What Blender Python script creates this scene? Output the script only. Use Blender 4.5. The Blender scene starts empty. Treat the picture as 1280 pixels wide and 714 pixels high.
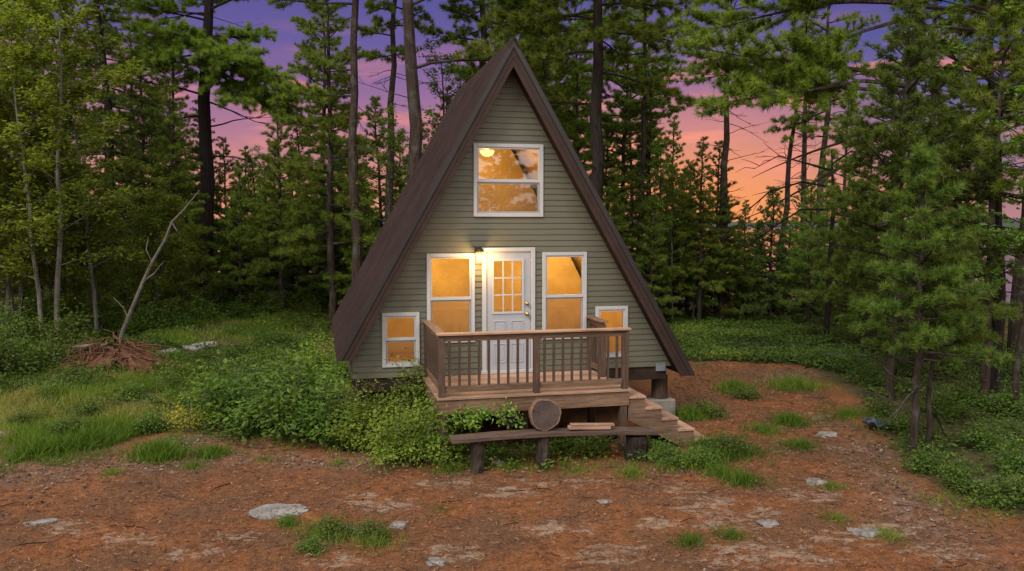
import bpy, math, random
import numpy as np
rad = math.radians
SC = bpy.context.scene
COL = SC.collection

def srgb(r, g, b):
    f = lambda c: (c/255/12.92) if c <= 10 else ((c/255+.055)/1.055)**2.4
    return (f(r), f(g), f(b), 1.0)

# ------------------------------------------------------------------ camera
F = 1020.0
PITCH = math.atan((357-281)/F)
CAMZ = 3.6
cam = bpy.data.objects.new('camera', bpy.data.cameras.new('camera'))
COL.objects.link(cam)
cam.location = (0, 0, CAMZ)
cam.rotation_euler = (math.pi/2-PITCH, 0, 0)
cam.data.sensor_width = 36
cam.data.lens = F/1280*36
cam.data.clip_start = .1
cam.data.clip_end = 8000
SC.camera = cam

# ------------------------------------------------------------------ world
W = bpy.data.worlds.new('World'); SC.world = W; W.use_nodes = True
nt = W.node_tree; N = nt.nodes; L = nt.links
for n in list(N): N.remove(n)
def nd(t, **k):
    n = N.new(t)
    for a, b in k.items(): setattr(n, a, b)
    return n
def mth(op, a, b=None, c=None):
    n = nd('ShaderNodeMath', operation=op)
    for i, v in enumerate((a, b, c)):
        if v is None: continue
        if isinstance(v, (int, float)): n.inputs[i].default_value = v
        else: L.new(v, n.inputs[i])
    return n.outputs[0]
def sstep(v, a, b):
    n = nd('ShaderNodeMapRange', interpolation_type='SMOOTHSTEP')
    L.new(v, n.inputs[0]); n.inputs[1].default_value = a; n.inputs[2].default_value = b
    return n.outputs[0]
def wramp(v, stops):
    n = nd('ShaderNodeValToRGB'); L.new(v, n.inputs[0])
    e = n.color_ramp.elements
    while len(e) < len(stops): e.new(.5)
    for i, (p, c) in enumerate(stops): e[i].position = p; e[i].color = c
    return n.outputs[0]
def wmix(f, a, b, mode='MIX'):
    n = nd('ShaderNodeMix', data_type='RGBA', blend_type=mode)
    if isinstance(f, (int, float)): n.inputs[0].default_value = f
    else: L.new(f, n.inputs[0])
    for i, v in ((6, a), (7, b)):
        if isinstance(v, tuple): n.inputs[i].default_value = v
        else: L.new(v, n.inputs[i])
    return n.outputs[2]
tc = nd('ShaderNodeTexCoord')
sx = nd('ShaderNodeSeparateXYZ'); L.new(tc.outputs['Generated'], sx.inputs[0])
X, Y, Z = sx.outputs
zz = mth('MULTIPLY', Z, 3.0)
left = wramp(zz, [(0, srgb(228, 156, 112)), (.14, srgb(210, 136, 120)), (.30, srgb(180, 118, 138)), (.46, srgb(146, 102, 148)), (.62, srgb(104, 86, 150)), (.8, srgb(82, 76, 146))])
right = wramp(zz, [(0, srgb(180, 125, 130)), (.12, srgb(150, 110, 132)), (.28, srgb(120, 98, 136)), (.45, srgb(84, 84, 146)), (.62, srgb(60, 74, 148)), (.8, srgb(48, 62, 138))])
base = wmix(sstep(X, .24, .46), left, right)
# orange afterglow low and a little right of centre
gx = mth('DIVIDE', mth('SUBTRACT', X, .235), .17); gz = mth('DIVIDE', mth('SUBTRACT', Z, .0), .115)
gg = mth('POWER', 2.718, mth('MULTIPLY', -1.0, mth('ADD', mth('MULTIPLY', gx, gx), mth('MULTIPLY', gz, gz))))
base = wmix(mth('MULTIPLY', gg, .95), base, srgb(250, 152, 84))
# thin streaks of lit cloud
mp = nd('ShaderNodeMapping'); L.new(tc.outputs['Generated'], mp.inputs[0])
mp.inputs['Scale'].default_value = (3.2, 3.2, 21); mp.inputs['Rotation'].default_value = (0, rad(4), 0)
nz = nd('ShaderNodeTexNoise'); L.new(mp.outputs[0], nz.inputs['Vector'])
nz.inputs['Scale'].default_value = 1.6; nz.inputs['Detail'].default_value = 5; nz.inputs['Distortion'].default_value = .5
st = mth('MULTIPLY', sstep(nz.outputs[0], .49, .64), mth('MULTIPLY', sstep(Z, .25, .13), mth('ADD', .45, mth('MULTIPLY', sstep(X, .0, .2), .4))))
base = wmix(st, base, srgb(246, 146, 122))
# one small cloud catching the last light, upper left
cx_ = mth('DIVIDE', mth('ADD', X, .252), .024)
cz_ = mth('DIVIDE', mth('ADD', mth('SUBTRACT', Z, .163), mth('MULTIPLY', mth('ADD', X, .252), .26)), mth('ADD', .0035, mth('MULTIPLY', nz.outputs[0], .003)))
base = wmix(mth('MULTIPLY', .85, mth('POWER', 2.718, mth('MULTIPLY', -1.0, mth('ADD', mth('MULTIPLY', cx_, cx_), mth('MULTIPLY', cz_, cz_))))), base, srgb(244, 140, 110))
# added pale fill in the unseen sky overhead and behind, lighting the scene
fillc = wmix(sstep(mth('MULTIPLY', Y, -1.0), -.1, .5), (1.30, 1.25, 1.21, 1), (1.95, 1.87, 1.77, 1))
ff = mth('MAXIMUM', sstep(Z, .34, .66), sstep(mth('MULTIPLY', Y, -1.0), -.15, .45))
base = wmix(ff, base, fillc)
base = wmix(sstep(Z, 0.0, -.05), base, (.10, .07, .05, 1))
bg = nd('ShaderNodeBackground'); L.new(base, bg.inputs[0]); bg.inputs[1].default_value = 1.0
sky = nd('ShaderNodeTexSky', sky_type='NISHITA'); sky.sun_disc = False
SUN_EL, SUN_AZ = 46, 212          # soft light from behind the camera, a little to the left
sky.sun_elevation = rad(SUN_EL); sky.sun_rotation = rad(SUN_AZ)
bg2 = nd('ShaderNodeBackground'); L.new(sky.outputs[0], bg2.inputs[0]); bg2.inputs[1].default_value = .006
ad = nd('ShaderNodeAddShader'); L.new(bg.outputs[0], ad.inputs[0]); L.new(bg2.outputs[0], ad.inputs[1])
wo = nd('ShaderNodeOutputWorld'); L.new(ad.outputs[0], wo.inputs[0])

sun = bpy.data.objects.new('sun', bpy.data.lights.new('sun', 'SUN')); COL.objects.link(sun)
sun.data.energy = 3.1; sun.data.angle = rad(20); sun.data.color = (1, .95, .88)
d = (math.sin(rad(SUN_AZ))*math.cos(rad(SUN_EL)), math.cos(rad(SUN_AZ))*math.cos(rad(SUN_EL)), math.sin(rad(SUN_EL)))
from mathutils import Vector
sun.rotation_euler = Vector(d).to_track_quat('Z', 'Y').to_euler()
SC.view_settings.view_transform = 'Standard'; SC.view_settings.look = 'None'
SC.view_settings.exposure = 0.0; SC.view_settings.gamma = 1.0; SC.view_settings.use_curve_mapping = False
SC.render.engine = 'CYCLES'
SC.cycles.use_denoising = True
SC.cycles.max_bounces = 6; SC.cycles.transparent_max_bounces = 12
SC.cycles.diffuse_bounces = 3; SC.cycles.glossy_bounces = 3; SC.cycles.transmission_bounces = 4
SC.cycles.caustics_reflective = False; SC.cycles.caustics_refractive = False
SC.cycles.sample_clamp_indirect = 4

# ------------------------------------------------------------------ helpers
def tag(o, label=None, cat=None, group=None, kind=None):
    if label: o['label'] = label
    if cat: o['category'] = cat
    if group: o['group'] = group
    if kind: o['kind'] = kind
    return o
def empty(name, loc, rz=0, **k):
    o = bpy.data.objects.new(name, None); COL.objects.link(o)
    o.location = loc; o.rotation_euler = (0, 0, rz); o.empty_display_size = .2
    return tag(o, **k)
def ref(m, name, parent=None, loc=(0, 0, 0)):
    o = bpy.data.objects.new(name, m); COL.objects.link(o); o.location = loc
    if parent: o.parent = parent
    return o
def copy_tree(o, parent=None):
    c = o.copy(); COL.objects.link(c); c.parent = parent
    for ch in list(o.children): copy_tree(ch, c)
    return c

class MB:
    """collects faces of mixed size, a random value per face, a material slot per face"""
    def __init__(s): s.V = []; s.n = 0; s.F = []; s.R = []; s.M = []
    def add(s, v, f, r=.5, mi=0):
        v = np.asarray(v, float).reshape(-1, 3); f = np.asarray(f, int)
        if len(f) == 0: return
        s.F.append(f+s.n); s.V.append(v); s.n += len(v)
        s.R.append(np.broadcast_to(np.asarray(r, float), (len(f),)).copy()); s.M.append(np.full(len(f), mi))
    def mesh(s, name, mats, smooth=False):
        me = bpy.data.meshes.new(name)
        if s.n == 0: return me
        V = np.concatenate(s.V); me.vertices.add(len(V)); me.vertices.foreach_set('co', V.ravel())
        tot = np.concatenate([np.full(len(f), f.shape[1]) for f in s.F])
        idx = np.concatenate([f.ravel() for f in s.F])
        me.loops.add(len(idx)); me.loops.foreach_set('vertex_index', idx)
        me.polygons.add(len(tot)); me.polygons.foreach_set('loop_start', np.concatenate([[0], np.cumsum(tot)[:-1]]))
        me.polygons.foreach_set('material_index', np.concatenate(s.M))
        me.polygons.foreach_set('use_smooth', np.full(len(tot), bool(smooth)))
        a = me.attributes.new('rnd', 'FLOAT', 'FACE'); a.data.foreach_set('value', np.concatenate(s.R))
        for m in (mats if isinstance(mats, (list, tuple)) else [mats]): me.materials.append(m)
        me.update(calc_edges=True); me.validate()
        return me
    def obj(s, name, mats, parent=None, smooth=False, bevel=0, loc=(0, 0, 0)):
        o = ref(s.mesh(name, mats, smooth), name, parent, loc)
        if bevel:
            b = o.modifiers.new('bevel', 'BEVEL'); b.width = bevel; b.segments = 1; b.limit_method = 'ANGLE'; b.harden_normals = False
        return o
BF = [(0, 3, 2, 1), (4, 5, 6, 7), (0, 1, 5, 4), (1, 2, 6, 5), (2, 3, 7, 6), (3, 0, 4, 7)]
RNG = np.random.default_rng(7)
def box(mb, x0, x1, y0, y1, z0, z1, r=None):
    v = [(x0, y0, z0), (x1, y0, z0), (x1, y1, z0), (x0, y1, z0), (x0, y0, z1), (x1, y0, z1), (x1, y1, z1), (x0, y1, z1)]
    mb.add(v, BF, RNG.random() if r is None else r)
def prism(mb, poly, y0, y1, r=None):
    """poly in (x, z), counter-clockwise seen from -y; extruded along y"""
    n = len(poly); r = RNG.random() if r is None else r
    v = [(x, y0, z) for x, z in poly]+[(x, y1, z) for x, z in poly]
    mb.add(v, [[i, i+n, (i+1) % n+n, (i+1) % n] for i in range(n)], r)
    mb.add(v, [list(range(n))], r); mb.add(v, [list(range(2*n-1, n-1, -1))], r)
def tube(mb, pts, rads, sides=6, r=.5, cap=True, jit=0, mi=0):
    pts = np.asarray(pts, float); n = len(pts); rads = np.broadcast_to(np.asarray(rads, float), (n,))
    t = np.gradient(pts, axis=0); t /= np.linalg.norm(t, axis=1)[:, None]+1e-9
    up = np.array([0, 0, 1.]) if abs(t[:, 2]).mean() < .8 else np.array([1., 0, 0])
    a = np.cross(t, up); a /= np.linalg.norm(a, axis=1)[:, None]+1e-9; b = np.cross(t, a)
    th = np.arange(sides)*2*math.pi/sides
    rr = rads[:, None]*(1+jit*RNG.uniform(-1, 1, (n, sides)))
    v = pts[:, None]+rr[..., None]*(np.cos(th)[None, :, None]*a[:, None]+np.sin(th)[None, :, None]*b[:, None])
    i = np.arange(n-1)[:, None]*sides+np.arange(sides)[None]; j = np.arange(n-1)[:, None]*sides+(np.arange(sides)+1)[None] % sides
    mb.add(v, np.stack([i, j, j+sides, i+sides], -1).reshape(-1, 4), r, mi)
    if cap:
        mb.add(v[-1], [list(range(sides))], r, mi); mb.add(v[0], [list(range(sides))[::-1]], r, mi)
def norm(a): return a/(np.linalg.norm(a, axis=-1, keepdims=True)+1e-9)
def scatter(mb, P, D, S, tv, tf, rng, r=None, mi=0, roll=True, upish=None):
    """copies of a small template (axis = +z) at P pointing along D, scaled by S"""
    P = np.asarray(P, float); n = len(P)
    if n == 0: return
    D = norm(np.asarray(D, float)); S = np.broadcast_to(np.asarray(S, float), (n,))
    h = rng.normal(size=(n, 3)) if upish is None else np.broadcast_to(upish, (n, 3))+rng.normal(size=(n, 3))*.35
    A = norm(np.cross(D, h)); B = np.cross(D, A)
    tv = np.asarray(tv, float); m = len(tv); tf = np.asarray(tf, int)
    v = P[:, None]+S[:, None, None]*(tv[None, :, 0, None]*A[:, None]+tv[None, :, 1, None]*B[:, None]+tv[None, :, 2, None]*D[:, None])
    f = (np.arange(n)*m)[:, None, None]+tf[None]
    r = rng.random(n) if r is None else np.broadcast_to(np.asarray(r, float), (n,))
    mb.add(v.reshape(-1, 3), f.reshape(-1, tf.shape[1]), np.repeat(r, len(tf)), mi)

# --- value noise for the terrain
_G = np.random.default_rng(11).random((256, 256))
def vnoise(x, y):
    x = np.asarray(x, float); y = np.asarray(y, float)
    xi = np.floor(x).astype(int); yi = np.floor(y).astype(int); fx = x-xi; fy = y-yi
    fx = fx*fx*(3-2*fx); fy = fy*fy*(3-2*fy)
    g = lambda i, j: _G[i % 256, j % 256]
    return (g(xi, yi)*(1-fx)+g(xi+1, yi)*fx)*(1-fy)+(g(xi, yi+1)*(1-fx)+g(xi+1, yi+1)*fx)*fy-.5
def fbm(x, y, o=4):
    s = 0; a = 1
    for k in range(o): s = s+a*vnoise(x*2**k+17*k, y*2**k+31*k); a *= .5
    return s
def ss(v, a, b):
    t = np.clip((np.asarray(v, float)-a)/(b-a), 0, 1); return t*t*(3-2*t)
WATER = -1.0
def height(x, y):
    x = np.asarray(x, float); y = np.asarray(y, float)
    shore = 46-.62*np.clip(x-2, 0, 20)-.0*x
    h = .16*fbm(x*.35, y*.35, 3)+.05*fbm(x*1.7, y*1.7, 3)
    h = h*(1-.6*np.exp(-((x-1)**2+(y-14)**2)/60))
    h = h+.35*ss(-x, 4.5, 9)*ss(y, 12, 17)+.12*ss(x, 5.5, 8)*(1-ss(y, 20, 26))
    h = h-4.0*ss(y-shore, 0, 12)
    return h
def gp(px, py):
    """ground point under a pixel of the photograph, found from the camera set above"""
    dx = (px-640)/F; dz = -(py-357)/F
    d = np.array([dx, math.cos(PITCH)+dz*math.sin(PITCH), -math.sin(PITCH)+dz*math.cos(PITCH)])
    t = CAMZ/-d[2]
    for _ in range(6):
        p = d*t; t = (CAMZ-float(height(p[0], p[1])))/-d[2]
    p = d*t; return float(p[0]), float(p[1])
def at(px, y):
    return ((px-640)/F*y, y)
def zat(py, y): return CAMZ+(281-py)/F*y
def inpoly(P, poly):
    x, y = P[:, 0], P[:, 1]; c = np.zeros(len(P), bool); n = len(poly)
    for i in range(n):
        (x0, y0), (x1, y1) = poly[i], poly[(i+1) % n]
        c ^= ((y0 > y) != (y1 > y)) & (x < (x1-x0)*(y-y0)/(y1-y0+1e-12)+x0)
    return c
def fill(poly, n, rng):
    poly = np.array(poly); a, b = poly.min(0), poly.max(0); out = []; k = 0
    while k < n:
        p = rng.uniform(a, b, (n*2, 2)); p = p[inpoly(p, poly)]; out.append(p); k += len(p)
    return np.concatenate(out)[:n]

# ------------------------------------------------------------------ materials
class Mat:
    def __init__(s, name):
        s.m = bpy.data.materials.new(name); s.m.use_nodes = True
        s.t = s.m.node_tree; s.N = s.t.nodes; s.L = s.t.links
        s.p = s.N['Principled BSDF']; s.out = s.N['Material Output']
    def n(s, t, **k):
        n = s.N.new(t)
        for a, b in k.items(): setattr(n, a, b)
        return n
    def coord(s, scale=(1, 1, 1), kind='Object'):
        t = s.n('ShaderNodeTexCoord'); m = s.n('ShaderNodeMapping'); s.L.new(t.outputs[kind], m.inputs[0])
        m.inputs['Scale'].default_value = scale; return m.outputs[0]
    def noise(s, scale, detail=4, vec=None, rough=.55, dist=0):
        n = s.n('ShaderNodeTexNoise'); n.inputs['Scale'].default_value = scale; n.inputs['Detail'].default_value = detail
        n.inputs['Roughness'].default_value = rough; n.inputs['Distortion'].default_value = dist
        if vec is not None: s.L.new(vec, n.inputs['Vector'])
        return n.outputs[0]
    def ramp(s, v, stops):
        n = s.n('ShaderNodeValToRGB'); s.L.new(v, n.inputs[0]); e = n.color_ramp.elements
        while len(e) < len(stops): e.new(.5)
        for i, (p, c) in enumerate(stops): e[i].position = p; e[i].color = c if len(c) == 4 else (*c, 1)
        return n.outputs[0]
    def mix(s, f, a, b, mode='MIX'):
        n = s.n('ShaderNodeMix', data_type='RGBA', blend_type=mode)
        for i, v in ((0, f), (6, a), (7, b)):
            if isinstance(v, (int, float)): n.inputs[i].default_value = v
            elif isinstance(v, tuple): n.inputs[i].default_value = v if len(v) == 4 else (*v, 1)
            else: s.L.new(v, n.inputs[i])
        return n.outputs[2]
    def math(s, op, a, b=0.):
        n = s.n('ShaderNodeMath', operation=op)
        for i, v in ((0, a), (1, b)):
            if isinstance(v, (int, float)): n.inputs[i].default_value = v
            else: s.L.new(v, n.inputs[i])
        return n.outputs[0]
    def attr(s, name):
        n = s.n('ShaderNodeAttribute', attribute_name=name); return n.outputs['Fac']
    def color(s, c):
        if isinstance(c, tuple): s.p.inputs['Base Color'].default_value = c if len(c) == 4 else (*c, 1)
        else: s.L.new(c, s.p.inputs['Base Color'])
    def bump(s, h, strength=.4, dist=.02):
        b = s.n('ShaderNodeBump'); b.inputs['Strength'].default_value = strength; b.inputs['Distance'].default_value = dist
        s.L.new(h, b.inputs['Height']); s.L.new(b.outputs[0], s.p.inputs['Normal'])
    def set(s, **k):
        for a, v in k.items(): s.p.inputs[a.replace('_', ' ')].default_value = v

def simple(name, col, rough=.6, var=.15, scale=6, metallic=0, spec=.4, bump=0):
    m = Mat(name); v = m.noise(scale, 4, m.coord())
    c = np.array(col[:3])
    m.color(m.ramp(v, [(.3, tuple(c*(1-var))), (.7, tuple(np.minimum(c*(1+var), .95)))]))
    m.set(Roughness=rough, Metallic=metallic)
    m.p.inputs['Specular IOR Level'].default_value = spec
    if bump: m.bump(m.noise(scale*6, 4, m.coord()), bump, .01)
    return m.m
def wood(name, a, b, c, grain=(1.2, 22, 22), rough=.75):
    """weathered board: long grain along local x, each board its own tone"""
    m = Mat(name); v = m.coord(grain)
    g = m.noise(2.2, 6, v, .65, .6)
    col = m.ramp(g, [(.28, a), (.5, b), (.74, c)])
    r = m.attr('rnd'); col = m.mix(.55, col, m.ramp(r, [(0, (.55, .52, .5)), (1, (1.25, 1.2, 1.15))]), 'MULTIPLY')
    st = m.ramp(m.noise(1.3, 4, m.coord((1, 1, 1))), [(.35, (.62, .6, .6)), (.6, (1, 1, 1))])
    col = m.mix(.8, col, st, 'MULTIPLY'); m.color(col)
    m.set(Roughness=rough); m.p.inputs['Specular IOR Level'].default_value = .25
    m.bump(g, .5, .006)
    return m.m
def foliage(name, stops, trans=.35, objvar=.25, tcol=1.6):
    m = Mat(name); r = m.attr('rnd')
    col = m.ramp(r, stops)
    oi = m.n('ShaderNodeObjectInfo')
    hs = m.n('ShaderNodeHueSaturation'); m.L.new(col, hs.inputs['Color'])
    hs.inputs['Saturation'].default_value = 1.0
    m.L.new(m.math('ADD', m.math('MULTIPLY', oi.outputs['Random'], .035), .4825), hs.inputs['Hue'])
    m.L.new(m.math('ADD', m.math('MULTIPLY', oi.outputs['Random'], objvar*2), 1-objvar), hs.inputs['Value'])
    m.L.new(hs.outputs[0], m.p.inputs['Base Color']); m.set(Roughness=.55); m.p.inputs['Specular IOR Level'].default_value = .2
    t = m.n('ShaderNodeBsdfTranslucent')
    m.L.new(m.mix(1.0, hs.outputs[0], (tcol, tcol, tcol*.55, 1), 'MULTIPLY'), t.inputs[0])
    mx = m.n('ShaderNodeMixShader'); mx.inputs[0].default_value = trans
    m.L.new(m.p.outputs[0], mx.inputs[1]); m.L.new(t.outputs[0], mx.inputs[2]); m.L.new(mx.outputs[0], m.out.inputs[0])
    return m.m
def bark(name, a, b, scale=1., lich=None):
    m = Mat(name); v = m.coord((9*scale, 9*scale, 1.6*scale))
    g = m.noise(1.6, 6, v, .7, .8)
    col = m.ramp(g, [(.3, a), (.7, b)])
    if lich: col = m.mix(m.ramp(m.noise(3.1, 5, m.coord()), [(.52, (0, 0, 0)), (.66, (.7, .7, .7))]), col, lich)
    m.color(col); m.set(Roughness=.95); m.p.inputs['Specular IOR Level'].default_value = .1
    m.bump(g, .9, .03)
    return m.m

M = {}
M['pine'] = foliage('pine_needles', [(0, (0.05841, 0.08826, 0.01298)), (.5, (0.1233, 0.1752, 0.02336)), (1, (0.2012, 0.2531, 0.03375))], .40)
M['young'] = foliage('young_pine_needles', [(0, (0.05971, 0.09605, 0.01558)), (.5, (0.1142, 0.1661, 0.02336)), (1, (0.1817, 0.2336, 0.03375))], .38)
M['spruce'] = foliage('spruce_needles', [(0, (0.03696, 0.0672, 0.0168)), (.5, (0.07056, 0.1176, 0.02352)), (1, (0.126, 0.1765, 0.03024))], .28)
M['birch'] = foliage('birch_leaves', [(0, (0.0697, 0.0984, 0.00984)), (.5, (0.123, 0.1517, 0.01476)), (1, (0.1886, 0.2009, 0.01968))], .45)
M['maple'] = foliage('maple_leaves', [(0, (.045, .085, .012)), (.5, (.085, .150, .016)), (1, (.14, .21, .02))], .42)
M['shrub'] = foliage('shrub_leaves', [(0, (0.0288, 0.056, 0.0096)), (.5, (0.068, 0.116, 0.0152)), (1, (0.12, 0.168, 0.0224))], .38)
M['vine'] = foliage('light_shrub_leaves', [(0, (0.07948, 0.1403, 0.01683)), (.5, (0.1403, 0.2151, 0.02618)), (1, (0.2244, 0.2899, 0.0374))], .40)
M['grass'] = foliage('grass_blades', [(0, (0.05192, 0.08968, 0.00944)), (.4, (0.08496, 0.1369, 0.01322)), (.75, (0.1227, 0.1699, 0.01888)), (.93, (0.1699, 0.1794, 0.03398)), (1, (0.2077, 0.1746, 0.06136))], .40)
M['herb'] = foliage('herb_leaves', [(0, (0.03091, 0.0577, 0.009274)), (.5, (0.06801, 0.1133, 0.01546)), (1, (0.134, 0.1803, 0.02473))], .38)
M['yellow'] = foliage('yellow_flower_heads', [(0, (.10, .14, .015)), (.6, (.20, .20, .02)), (1, (.42, .30, .03))], .3)
M['near'] = foliage('nearest_pine_needles', [(0, (0.0396, 0.066, 0.011)), (.5, (0.0792, 0.1188, 0.0176)), (1, (0.1265, 0.165, 0.0264))], .36)
M['rust'] = foliage('dead_rust_needles', [(0, (.10, .03, .012)), (.5, (.17, .055, .018)), (1, (.24, .09, .03))], .3)
M['autumn'] = foliage('dull_orange_leaves', [(0, (.10, .06, .02)), (.5, (.17, .085, .03)), (1, (.20, .13, .04))], .4)
M['bark'] = bark('pine_bark', (.014, .010, .008), (.058, .041, .033), 1, (.07, .07, .058))
M['bark_dark'] = bark('dark_bark', (.009, .007, .006), (.032, .025, .021))
M['birchbark'] = bark('pale_birch_bark', (.045, .040, .033), (.16, .148, .128), .6, (.06, .05, .04))
M['deadwood'] = bark('grey_dead_wood', (.045, .038, .031), (.15, .128, .11), .8)
M['root'] = bark('red_brown_rotting_root', (.040, .018, .011), (.135, .062, .036), .8)

# ------------------------------------------------------------------ ground
rng = np.random.default_rng(3)
def axis(dense0, dense1, step, lo, hi, grow=1.14):
    a = list(np.arange(dense0, dense1, step)); s = step
    while a[-1] < hi: s *= grow; a.append(a[-1]+s)
    s = step
    while a[0] > lo: s *= grow; a.insert(0, a[0]-s)
    return np.array(a)
gxs = axis(-11, 13, .07, -3000, 3000); gys = axis(7.5, 24, .07, -600, 4000)
GX, GY = np.meshgrid(gxs, gys)
GZ = height(GX, GY)
near = np.exp(-np.clip(np.hypot(GX-1, GY-13)-12, 0, None)/4)
GZ = GZ+near*(.022*fbm(GX*5, GY*5, 3)+.010*vnoise(GX*17, GY*17))
gb = MB(); nx, ny = len(gxs), len(gys)
ii = (np.arange(ny-1)[:, None]*nx+np.arange(nx-1)[None]).ravel()
gb.add(np.stack([GX, GY, GZ], -1), np.stack([ii, ii+1, ii+1+nx, ii+nx], -1))
# where grass and undergrowth take over from bare dirt (soil tone), and where bedrock shows
PX = lambda pts: [gp(*p) for p in pts]
GRASS_L = PX([(0, 585), (60, 575), (150, 556), (215, 532), (300, 530), (420, 560), (520, 575), (560, 560), (545, 500), (470, 470), (400, 440), (415, 400), (300, 396), (160, 405), (0, 420)])
GREEN_R = PX([(850, 450), (1000, 455), (1080, 500), (1120, 560), (1180, 620), (1280, 650), (1420, 640), (1400, 440), (1250, 420), (1060, 398), (835, 398), (840, 430)])
flat = np.stack([GX.ravel(), GY.ravel()], -1)
def soft(poly):
    m = inpoly(flat, poly).reshape(GX.shape).astype(float)
    for _ in range(7):
        m[1:-1, 1:-1] = (m[1:-1, 1:-1]*2+m[:-2, 1:-1]+m[2:, 1:-1]+m[1:-1, :-2]+m[1:-1, 2:])/6
    return m
green = np.maximum(soft(GRASS_L), soft(GREEN_R))
green = np.maximum(green, ss(GY, 26, 31)*.9)
rock = np.zeros_like(GX)
for px, py, w, l in [(480, 630, .55, .22), (450, 622, .3, .16), (860, 612, .35, .2), (885, 632, .55, .3), (905, 655, .5, .2), (950, 640, .3, .2), (820, 655, .35, .15), (760, 690, .6, .2), (960, 690, 1.0, .28), (1050, 672, .5, .18), (1110, 660, .4, .2), (1010, 620, .5, .2),
                     (240, 690, .35, .15), (300, 670, .3, .12), (160, 675, .5, .16), (90, 660, .4, .2), (640, 615, .5, .16), (700, 604, .8, .14), (560, 605, .6, .14), (1180, 690, .5, .2), (880, 580, .3, .12), (1060, 560, .4, .2), (1020, 520, .4, .16), (560, 690, .5, .15), (420, 700, .4, .15), (700, 660, .6, .2)]:
    x, y = gp(px, py); rock = np.maximum(rock, np.exp(-((GX-x)/w)**2-((GY-y)/(l*1.6))**2))
grav = np.zeros_like(GX)
for px, py, w, l in [(270, 545, .6, .35), (230, 555, .5, .3), (60, 585, 1.2, .35), (160, 580, 1., .3), (330, 572, 1.3, .22), (430, 578, 1., .2), (1110, 600, .3, .9), (1090, 560, .3, .8), (1140, 640, .4, .8), (980, 470, .6, .4)]:
    x, y = gp(px, py); grav = np.maximum(grav, np.exp(-((GX-x)/w)**2-((GY-y)/(l*1.8))**2))
gm = gb.mesh('ground', [], True)
for nme, arr in (('green', green), ('rock', rock), ('grav', grav)):
    a = gm.attributes.new(nme, 'FLOAT', 'POINT'); a.data.foreach_set('value', arr.ravel().astype(np.float32))
m = Mat('pine_litter_dirt'); v = m.coord()
n1 = m.noise(.9, 5, v, .6); n2 = m.noise(7, 6, v, .7, .5); n3 = m.noise(38, 5, v, .75); n4 = m.noise(3.6, 7, m.coord((1, 1.9, 1)), .74, .5)
dirt = m.ramp(n2, [(.25, (.074, .030, .013)), (.45, (.150, .056, .021)), (.6, (.208, .080, .029)), (.8, (.270, .118, .050))])
dirt = m.mix(.75, dirt, m.ramp(n3, [(.3, (.45, .42, .40)), (.5, (1, 1, 1)), (.72, (1.7, 1.6, 1.5))]), 'MULTIPLY')
dirt = m.mix(m.ramp(n1, [(.40, (.75, .75, .75)), (.6, (0, 0, 0))]), dirt, m.ramp(n3, [(.3, (.045, .024, .014)), (.7, (.15, .082, .046))]))
gra = m.ramp(m.noise(26, 4, v, .8), [(.3, (.06, .05, .045)), (.5, (.16, .14, .125)), (.72, (.34, .31, .28))])
dirt = m.mix(m.math('MULTIPLY', m.ramp(n2, [(.42, (0, 0, 0)), (.62, (.6, .6, .6))]), m.attr('grav')), dirt, gra)
rk = m.ramp(m.noise(11, 6, v, .7), [(.3, (.14, .085, .056)), (.55, (.25, .170, .122)), (.75, (.34, .255, .20))])
fr = m.math('MULTIPLY', m.attr('rock'), m.ramp(n4, [(.44, (.10, .10, .10)), (.62, (1.5, 1.5, 1.5))]))
fr = m.ramp(fr, [(.40, (0, 0, 0)), (.52, (.9, .9, .9))])
specks = m.ramp(m.noise(15, 5, v, .7), [(.60, (0, 0, 0)), (.69, (.7, .7, .7))])
dirt = m.mix(m.math('MAXIMUM', fr, specks), dirt, rk)
soil = m.ramp(n2, [(.3, (.030, .026, .012)), (.7, (.085, .070, .030))])
m.color(m.mix(m.attr('green'), dirt, soil)); m.set(Roughness=.95); m.p.inputs['Specular IOR Level'].default_value = .12
m.bump(m.math('ADD', m.math('MULTIPLY', n3, .5), n2), .9, .05)
gm.materials.append(m.m)
tag(ref(gm, 'ground'), kind='structure')

# lake and the low far shore
m = Mat('lake_water'); v = m.coord((1, 2.2, 1))
m.color((.02, .03, .045)); m.set(Roughness=.06); m.bump(m.noise(1.1, 4, v), .25, .08)
wb = MB(); wb.add([(-3000, 34, WATER), (3000, 34, WATER), (3000, 3500, WATER), (-3000, 3500, WATER)], [(0, 1, 2, 3)])
tag(wb.obj('water', m.m), kind='structure')
hb = MB(); hx = np.linspace(-2600, 2600, 220); hh = 9+10*np.clip(fbm(hx*.004, hx*0+5, 3)+.4, 0, 2)+2.5*vnoise(hx*.11, hx*0)
vv = np.concatenate([np.stack([hx, hx*0+1500, hx*0-2], -1), np.stack([hx, hx*0+1560, hh], -1), np.stack([hx, hx*0+1900, hx*0-2], -1)])
k = np.arange(219); n_ = 220
hb.add(vv, np.concatenate([np.stack([k, k+1, k+1+n_, k+n_], -1), np.stack([k+n_, k+1+n_, k+1+2*n_, k+2*n_], -1)]))
tag(hb.obj('hills', simple('far_wooded_shore', (.03, .035, .035), .95, .4, .02)), kind='structure')


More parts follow.
